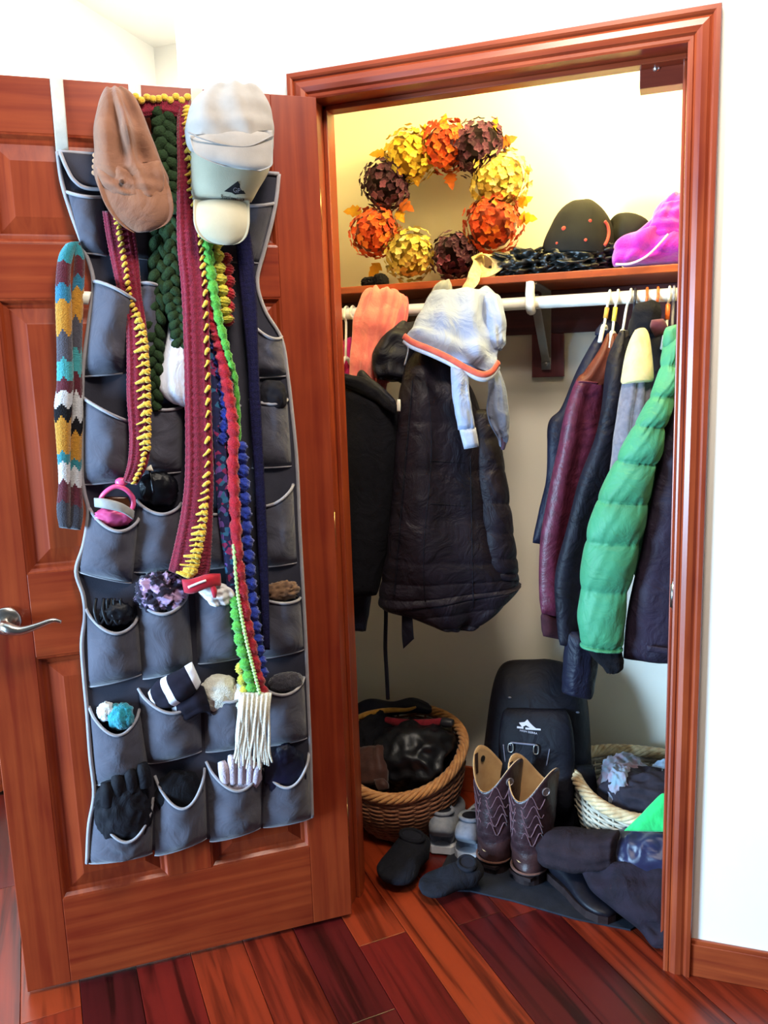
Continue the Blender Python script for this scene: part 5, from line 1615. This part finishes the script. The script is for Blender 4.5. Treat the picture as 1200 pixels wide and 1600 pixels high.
mk('blue_bobbles', bobbles([(376, 690, .056), (379, 730, .057), (382, 780, .058), (385, 830, .058), (389, 880, .059), (393, 930, .060), (399, 980, .060), (405, 1020, .060), (411, 1060, .060)], .0105, 18, .40, 320), blu_y, bs)
mk('lime_lower', bobbles([(367, 930, .060), (371, 965, .061), (376, 1000, .062), (384, 1035, .064), (393, 1070, .066), (404, 1106, .066)], .0115, 9, .30), lime_y, bs)
mk('lemon_lower', bobbles([(375, 1035, .056), (380, 1065, .057), (387, 1090, .058), (396, 1112, .058)], .0088, 5, .45), yel_y, bs)
mk('lime_beading', bobbles([(365, 850, .075), (370, 915, .076), (377, 960, .077), (386, 1005, .078), (396, 1045, .078), (406, 1085, .078)], .0032, 40, .4), yarn('pale_lime_yarn', '#b9d88a', '#a4c674'), bs)

# knit scarf hung on the left edge
stripes = ['#2a808c', '#541222', '#27708e', '#b97f22', '#46434d', '#3c9398', '#541222', '#c2c0c2', '#121015', '#b97f22', '#277884', '#c2c0c2', '#541222', '#363540']
bands = [.1375, .23, .28, .367, .433, .483, .525, .5875, .625, .71, .74, .80, .867, 1.2]
sm = [yarn('striped_yarn_%d' % i, c) if False else yarn('striped_yarn_' + 'abcdefghijklmn'[i], c, None) for i, c in enumerate(stripes)]
ks = thing('striped_knit_scarf', 'folded striped knit scarf of teal, orange, maroon and white on the door left edge', 'scarf', D(105, 828, .03))


def band(s, q):
    zz = s + .018 * (abs(((q * 4) % 1) - .5) * 2 - .5)
    for i, b_ in enumerate(bands):
        if zz < b_:
            return i
    return len(bands) - 1


rL = [(104, 382, 124, 378, .022, .012), (92, 398, 114, 402, .030, .013), (87, 430, 110, 432, .034, .013), (86, 480, 112, 480, .034, .013), (88, 540, 113, 540, .034, .013), (88, 600, 115, 600, .034, .013), (84, 640, 112, 640, .034, .014), (88, 700, 110, 700, .034, .013), (91, 750, 110, 750, .034, .013), (88, 795, 110, 795, .034, .014), (92, 824, 110, 826, .034, .012)]
g = dloft(rL, 28, 160, 2.2, crochet(14, 70, .0014))
mk('front_fold', g, sm, ks, fm=rowsplit(g, 28, 160, band))
rR = [(112, 378, 126, 384, .020, .010), (116, 392, 132, 402, .022, .011), (114, 430, 132, 432, .022, .011), (110, 480, 130, 480, .022, .011), (110, 560, 128, 560, .022, .011), (112, 640, 130, 640, .022, .012), (108, 700, 128, 700, .024, .012), (109, 750, 128, 752, .026, .012), (108, 800, 130, 802, .028, .013), (106, 826, 126, 828, .030, .011)]
g = dloft(rR, 28, 160, 2.2, crochet(14, 70, .0014))
mk('back_fold', g, sm, ks, fm=rowsplit(g, 28, 160, lambda s, q: band(min(1, s * 1.0 + .008), q)))
mk('white_clip', dloft([(126, 455, 143, 456, .020, .004), (126, 464, 141, 465, .022, .006), (126, 475, 138, 476, .020, .004)], 14, 10, 4), white_plastic, ks, label='white clip')

# ------------------------------------------------------------------ caps
tan_c = fabric('brown_cap_canvas', '#8a5f48', '#7a5240', rough=.9, scale=25, weave=600, bump=.3, wrinkle=0.35)
bcap = thing('brown_baseball_cap', 'worn brown canvas cap hanging brim down on the organizer', 'cap', D(205, 362, .06))


def crease(seed, amp):
    f0 = folds(seed, amp * .7, 2.2, 1.3, 4)

    def f(s, cx, cy):
        d = f0(s, cx, cy)
        fade = min(1.0, max(0.0, (s - .10) / .25))
        d = d - amp * .8 * np.exp(-((cx + .25 - .35 * s) / .16) ** 2) * math.sin(min(1, s * 1.4) * math.pi) * fade + amp * .8 * np.exp(-((cx + .02 - .35 * s) / .14) ** 2) * math.sin(min(1, s * 1.3) * math.pi) * fade
        d = d - amp * .9 * np.exp(-((cx - .35) / .22) ** 2 - ((s - .62) / .12) ** 2) + amp * .5 * np.exp(-((cx - .2) / .3) ** 2 - ((s - .42) / .12) ** 2)
        return d
    return f


mk('crown', dloft([(166, 140, 188, 138, .050, .014), (154, 160, 208, 156, .058, .030), (147, 190, 226, 188, .062, .038), (145, 225, 238, 222, .064, .042), (145, 260, 252, 256, .066, .044), (150, 285, 262, 282, .066, .042), (162, 304, 262, 302, .066, .036)], 60, 70, 2.3, crease(6, .026)), tan_c, bcap)
mk('brim', dloft([(146, 262, 258, 268, .088, .006), (149, 288, 268, 290, .098, .007), (158, 315, 274, 314, .104, .007), (172, 338, 274, 334, .104, .007), (188, 354, 264, 350, .100, .006), (204, 363, 238, 362, .096, .004)], 36, 40, 2.6, lambda s, cx, cy: .016 * (1 - cx ** 2) - .012), tan_c, bcap)
mk('crown_front', dloft([(150, 262, 250, 252, .090, .012), (158, 285, 256, 280, .098, .014), (172, 300, 252, 302, .102, .012), (190, 310, 240, 312, .100, .006)], 40, 26, 2.2, folds(8, .012, 3, 1.2)), tan_c, bcap)
mk('strap_end', join(*[dlump(152 - k * .5, 243 + k * 9, 8, 4.5, .060, .010, k, .06, 0, 2, 2) for k in range(4)]), fabric('tan_strap_web', '#b98a66', '#a27656'), bcap, label='ribbed strap end')
mk('eyelet', dlump(190, 284, 4, 4, .1145, .003, 1, 0, 0, 2, 2), fabric('dark_eyelet', '#54331f'), bcap)

cream_cap_m = fabric('cream_cap_cotton', '#bdb59c', '#b3ab92', rough=.85, scale=25, weave=600, bump=.2)
ccap = thing('cream_baseball_cap', 'cream cap with a black triangle emblem, under the white cap', 'cap', D(345, 380, .06))
cro = mk('crown', dloft([(298, 200, 420, 205, .056, .030), (297, 235, 425, 240, .064, .040), (297, 262, 420, 268, .068, .044), (298, 290, 404, 296, .070, .042), (300, 312, 393, 316, .068, .034)], 50, 40, 2.3), cream_cap_m, ccap)
mk('brim', dloft([(299, 313, 393, 315, .092, .005), (299, 328, 393, 329, .104, .007), (300, 350, 393, 350, .110, .007), (308, 368, 389, 368, .108, .006), (322, 378, 380, 378, .104, .005), (338, 382, 368, 382, .102, .003)], 36, 40, 2.8, lambda s, cx, cy: .014 * (1 - cx ** 2) - .010), cream_cap_m, ccap)
ET = .1130


def edecal(pts, t, th=.0008):
    return extrude([D(u, v, t) for u, v in pts], DN3, th)


ink = plain('black_emblem_thread', '#120f14', rough=.8)
mk('emblem', extrude([on_surf(cro, u, v, .0006) for u, v in [(350, 299), (371.5, 283), (383.5, 303), (376, 303), (367, 304), (362, 301)]], DN3, .0008), ink, cro, smooth=False, label='black triangle emblem')
def drape(geo, obj, off):
    """lay flat lettering onto a curved crown"""
    on_surf(obj, 360, 290)
    V = np.array(geo[0], float)
    for i, p in enumerate(V):
        loc, nr, idx, dist = BVH[obj.name].ray_cast(Vector(p + DN3 * .08), Vector(-DN3))
        if loc is not None:
            V[i] = np.array(loc) + DN3 * off
    return V, geo[1]


ux = nrmz(D(383, 303, ET) - D(350, 299, ET))
uy = np.cross(DN3, ux)
gp = text_geo('GP', .0125)
mk('emblem_lettering', drape(xf(gp, frame(on_surf(cro, 369, 300.5, .0026), ux, uy, DN3)), cro, .0030), plain('grey_thread', '#b3acb8', rough=.8), cro, smooth=False, label='white letters GP')
gp = text_geo('Brookneal, VA', .0088)
mk('town_lettering', drape(xf(gp, frame(on_surf(cro, 363, 310.5, .0030), ux, uy, DN3)), cro, .0012), plain('grey_brown_thread', '#4a4440', rough=.8), cro, smooth=False, label='small dark lettering')

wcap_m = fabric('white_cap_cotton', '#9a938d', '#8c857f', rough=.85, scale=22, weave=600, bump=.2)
wcap = thing('white_baseball_cap', 'white cap stacked on top of the cream cap at the door top', 'cap', D(360, 262, .10))
mk('crown', dloft([(334, 143, 392, 141, .080, .018), (306, 156, 411, 152, .092, .036), (293, 176, 421, 172, .100, .048), (289, 198, 426, 194, .104, .054), (291, 218, 427, 214, .106, .054), (298, 236, 426, 236, .106, .048)], 56, 50, 2.3, folds(13, .012, 2.6, 1.0)), wcap_m, wcap)
mk('brim', loft([D(293, 212, .150), D(297, 228, .158), D(303, 240, .162), D(320, 250, .164), D(345, 259, .164)], [D(428, 204, .150), D(429, 226, .158), D(429, 246, .162), D(427, 260, .164), (D(410, 268, .164))], [.006, .007, .007, .006, .003], 36, 30, 2.8, lambda s, cx, cy: .012 * (1 - cx ** 2) - .008, toward=DN3), wcap_m, wcap)
mk('top_button', dlump(384, 148, 5, 4.5, .098, .006, 1, 0, 0, 2, 2), wcap_m, wcap)
mk('band_seam', dtube([(293, 206, .158), (315, 216, .166), (350, 226, .170), (390, 228, .168), (427, 212, .158)], .0016, 6, 40), fabric('grey_cap_thread', '#8d8681'), wcap)

# ------------------------------------------------------------------ in the pockets
gog = thing('pink_goggles', 'pink swim goggles with a grey strap in the third pocket row', 'goggles', D(180, 815, .05))
pinkp = plain('hot_pink_silicone', '#e8588c', rough=.35)
mk('frame', join(dtube([(158, 780, .050), (166, 768, .056), (182, 760, .058), (198, 766, .056), (208, 780, .050), (204, 796, .048), (182, 790, .050), (164, 790, .050)], .0055, 8, 1, closed=True), dlump(190, 753, 10, 7, .052, .010, 3, .1, 0, 2, 3)), pinkp, gog)
mk('lens', dloft([(164, 776, 200, 776, .048, .004), (162, 786, 204, 788, .048, .005), (166, 795, 202, 800, .048, .004)], 18, 12), plain('amber_lens', '#4a2a16', rough=.15), gog, label='dark amber lens')
mk('strap', dloft([(147, 778, 148, 792, .058, .004), (165, 779, 166, 795, .070, .005), (190, 786, 190, 801, .070, .005), (210, 798, 208, 812, .056, .004)], 14, 30, 4), fabric('grey_silicone', '#9c9a98', rough=.5), gog, label='grey strap')
mk('case', dlump(178, 808, 30, 16, .034, .020, 4, .15, .12), pinkp, gog)
mk('sunglasses', join(dlump(248, 765, 30, 28, .026, .018, 5, .12, .1), dtube([(232, 728, .03), (236, 745, .05), (240, 770, .055)], .003, 6, 14)), fabric('black_gloss_case', '#0d0d13', '#08080c', rough=.3), label='glossy black sunglasses case with pale screws in the pocket beside the pink goggles', cat='case')
mk('folded_tissue', dloft([(228, 731, 236, 726, .05, .002), (226, 735, 240, 736, .05, .003)], 12, 6, 4), white_plastic, label='tiny white paper corner above the sunglasses case', cat='paper')
mk('black_cable', join(*[dtube([(150 + 12 * k, 935, .03), (148 + 13 * k, 955, .045), (156 + 14 * k, 975, .05), (166 + 12 * k, 960, .045), (168 + 10 * k, 935, .035)], .004, 7, 30) for k in range(3)], dlump(182, 960, 26, 20, .032, .02, 7)), fabric('black_rubber_cable', '#0e0e15', rough=.45), label='coiled black cable in the leftmost pocket below the pink goggles', cat='cable')
mot_m = fabric('lilac_black_print', '#b394bb', '#1d1428', rough=.9, scale=38, weave=400, bump=.3)
mot_m.node_tree.nodes['Map Range'].inputs['From Min'].default_value = .46
mot_m.node_tree.nodes['Map Range'].inputs['From Max'].default_value = .52
mk('lilac_print_scarf', dlump(252, 926, 36, 28, .036, .026, 9, .22, .35, 2.4, 5), mot_m, label='crumpled lilac and black patterned scarf stuffed in a pocket', cat='scarf')
mit = thing('red_mitten', 'red mitten with a white stripe and white lining below the burgundy scarf', 'mitten', D(335, 935, .05))
redf = fabric('red_nylon', '#b8142c', '#98102a', rough=.6)
mcf = mk('cuff', dloft([(284, 905, 288, 926, .070, .008), (300, 904, 302, 927, .076, .011), (325, 897, 326, 918, .074, .011), (344, 896, 345, 915, .064, .008)], 20, 30, 2.6), redf, mit)
mk('white_stripe', dtube([(294, 918, .0865), (308, 912, .088), (322, 907, .086)], .0028, 6, 12), fabric('white_trim', '#ece6e4'), mcf, label='white stripe')
mk('lining', dloft([(308, 922, 346, 912, .050, .014), (318, 934, 366, 920, .050, .020), (330, 948, 372, 940, .046, .016)], 28, 24, 2.4, folds(3, .012, 4)), fabric('white_fleece_lining', '#e4dedd', '#d4ccca'), mit)
mk('thumb', dloft([(326, 912, 334, 910, .072, .006), (330, 924, 339, 922, .074, .007), (333, 934, 338, 934, .072, .004)], 14, 14), redf, mit)
mk('camo_hat', dlump(438, 924, 28, 14, .030, .016, 11, .2, .3, 2.4, 4), fabric('brown_camouflage', '#7a5a42', '#3a2620', scale=45, rough=.9), label='brown camouflage hat in the rightmost column pocket', cat='hat')
teal = yarn('teal_yarn', '#2a93a3', '#1f7f92')
th_ = thing('teal_mitten', 'teal and white knitted mittens in the leftmost lower pocket', 'mittens', D(185, 1140, .04))
mk('teal_roll', dlump(189, 1120, 20, 20, .036, .020, 4, .15, .2, 2.4), teal, th_)
mk('white_roll', dlump(166, 1112, 15, 14, .030, .016, 8, .12, .15, 2.4), yarn('white_yarn', '#dfe0e2', '#cdd0d4'), th_)
sock_w, sock_b = fabric('white_sock', '#e0dde6', '#d4d0dc'), fabric('black_sock', '#1a1524', '#130f1b', rough=.95)
rS = [(232, 1082, 246, 1108, .030, .014), (244, 1066, 268, 1106, .042, .020), (262, 1056, 286, 1096, .052, .022), (284, 1045, 304, 1082, .056, .020), (300, 1034, 314, 1066, .054, .014)]
g = dloft(rS, 30, 60, 2.4, folds(3, .006, 2))
mk('striped_sock', g, [sock_b, sock_w], fm=rowsplit(g, 30, 60, lambda s, q: 1 if (s < .07 or .34 < s < .47 or s > .80) else 0), label='black and white striped sock hanging out of a pocket', cat='sock')
g = dloft([(262, 1100, 268, 1120, .036, .012), (282, 1084, 292, 1124, .046, .016), (302, 1068, 316, 1112, .050, .016), (318, 1072, 330, 1118, .044, .012)], 26, 40, 2.4, folds(5, .006, 2))
mk('striped_sock', g, [sock_b, sock_w], fm=rowsplit(g, 26, 40, lambda s, q: 1 if .08 < s < .2 else 0), label='mostly black sock folded below the striped one', cat='sock')
hatw = thing('white_fringed_scarf', 'cream white scarf with long white fringe below the bobble scarf', 'scarf', D(395, 1200, .06))
wy = yarn('cream_white_yarn', '#e2ddcf', '#d4cebe')
mk('bundle', join(dlump(342, 1082, 28, 27, .034, .024, 6, .12, .12, 1.8), dlump(382, 1092, 20, 30, .042, .018, 7, .1, .1, 2)), wy, hatw)
rgf = random.Random(8)
for k in range(20):
    u0 = 370 + k * 2.45
    pts = [(u0 + 6, 1082, .074), (u0 + 4 - k * .05, 1110, .082 + .004 * (k % 3)), (u0 + 2 + rgf.uniform(-3, 3), 1145, .080 + .005 * (k % 2)), (u0 + (k - 9) * .36 + rgf.uniform(-2, 3), 1172 + rgf.uniform(-4, 6), .078), (u0 + (k - 8) * .6 + rgf.uniform(-2, 2), 1190 + rgf.uniform(-6, 12) + (k > 13) * 6, .076)]
    mk('fringe_strand', dtube(pts, [.0040, .0038, .0036, .0036, .0024], 7, 26), wy, hatw)
mk('charcoal_hat', dlump(447, 1066, 27, 15, .028, .018, 12, .1, .1, 3, 4), yarn('charcoal_boucle', '#3a3742', '#24222b'), label='fuzzy charcoal hat in the rightmost column lower pocket', cat='hat')
bg = thing('black_ski_glove', 'bulky black ski glove in the bottom left pocket', 'glove', D(195, 1310, .05))
blkg = fabric('black_glove_nylon', '#0f0e17', '#0a0910', rough=.8, scale=30, wrinkle=0.4)
mk('palm', dlump(193, 1265, 42, 54, .034, .024, 3, .1, .12, 1.8, 5), blkg, bg)
for k, (u, v) in enumerate(((165, 1222), (182, 1208), (202, 1200), (222, 1192))):
    mk('finger', dtube([(u + 4, v + 34, .038), (u + 2, v + 14, .044), (u, v, .040)], [.017, .016, .011], 12, 20), blkg, bg)
mk('black_beanie', dlump(280, 1240, 36, 36, .028, .018, 15, .1, .12, 1.8, 4), black_knit, label='black beanie in the bottom pocket beside the ski glove', cat='hat')
lg = thing('lilac_glove', 'pale lilac knit glove, fingers up, in a bottom pocket', 'glove', D(378, 1225, .05))
lil = yarn('lilac_yarn', '#c9b9c6', '#bba9b9')
mk('palm', dlump(376, 1220, 33, 20, .034, .016, 4, .08, .06, 2), lil, lg)
for k, (u, v, u1) in enumerate(((346, 1190, 352), (362, 1180, 364), (377, 1178, 376), (392, 1182, 389), (404, 1192, 398))):
    mk('finger', dtube([(u1, 1222, .040), ((u + u1) / 2, (v + 1220) / 2 - 4, .048), (u, v, .044)], [.0125, .0125, .009], 12, 20), lil, lg)
mk('navy_glove', join(dlump(446, 1206, 32, 36, .026, .016, 9, .1, .15, 2), dlump(446, 1180, 16, 18, .028, .014, 5, .1, .1, 2)), fabric('navy_glove_nylon', '#14152e', '#0b0b16', rough=.5, scale=26), label='dark navy glove in the bottom right pocket', cat='glove')
for (u, v, nm_, c_, l_) in ((428, 690, 'dark_mitten', '#17161f', 'black mitten in the rightmost pocket beside the navy scarf'),):
    mk(nm_, dlump(u - 2, v - 72, 22, 24, .034, .018, 6, .1, .1, 2), fabric('dark_mitten_cloth', c_), label=l_, cat='mitten')
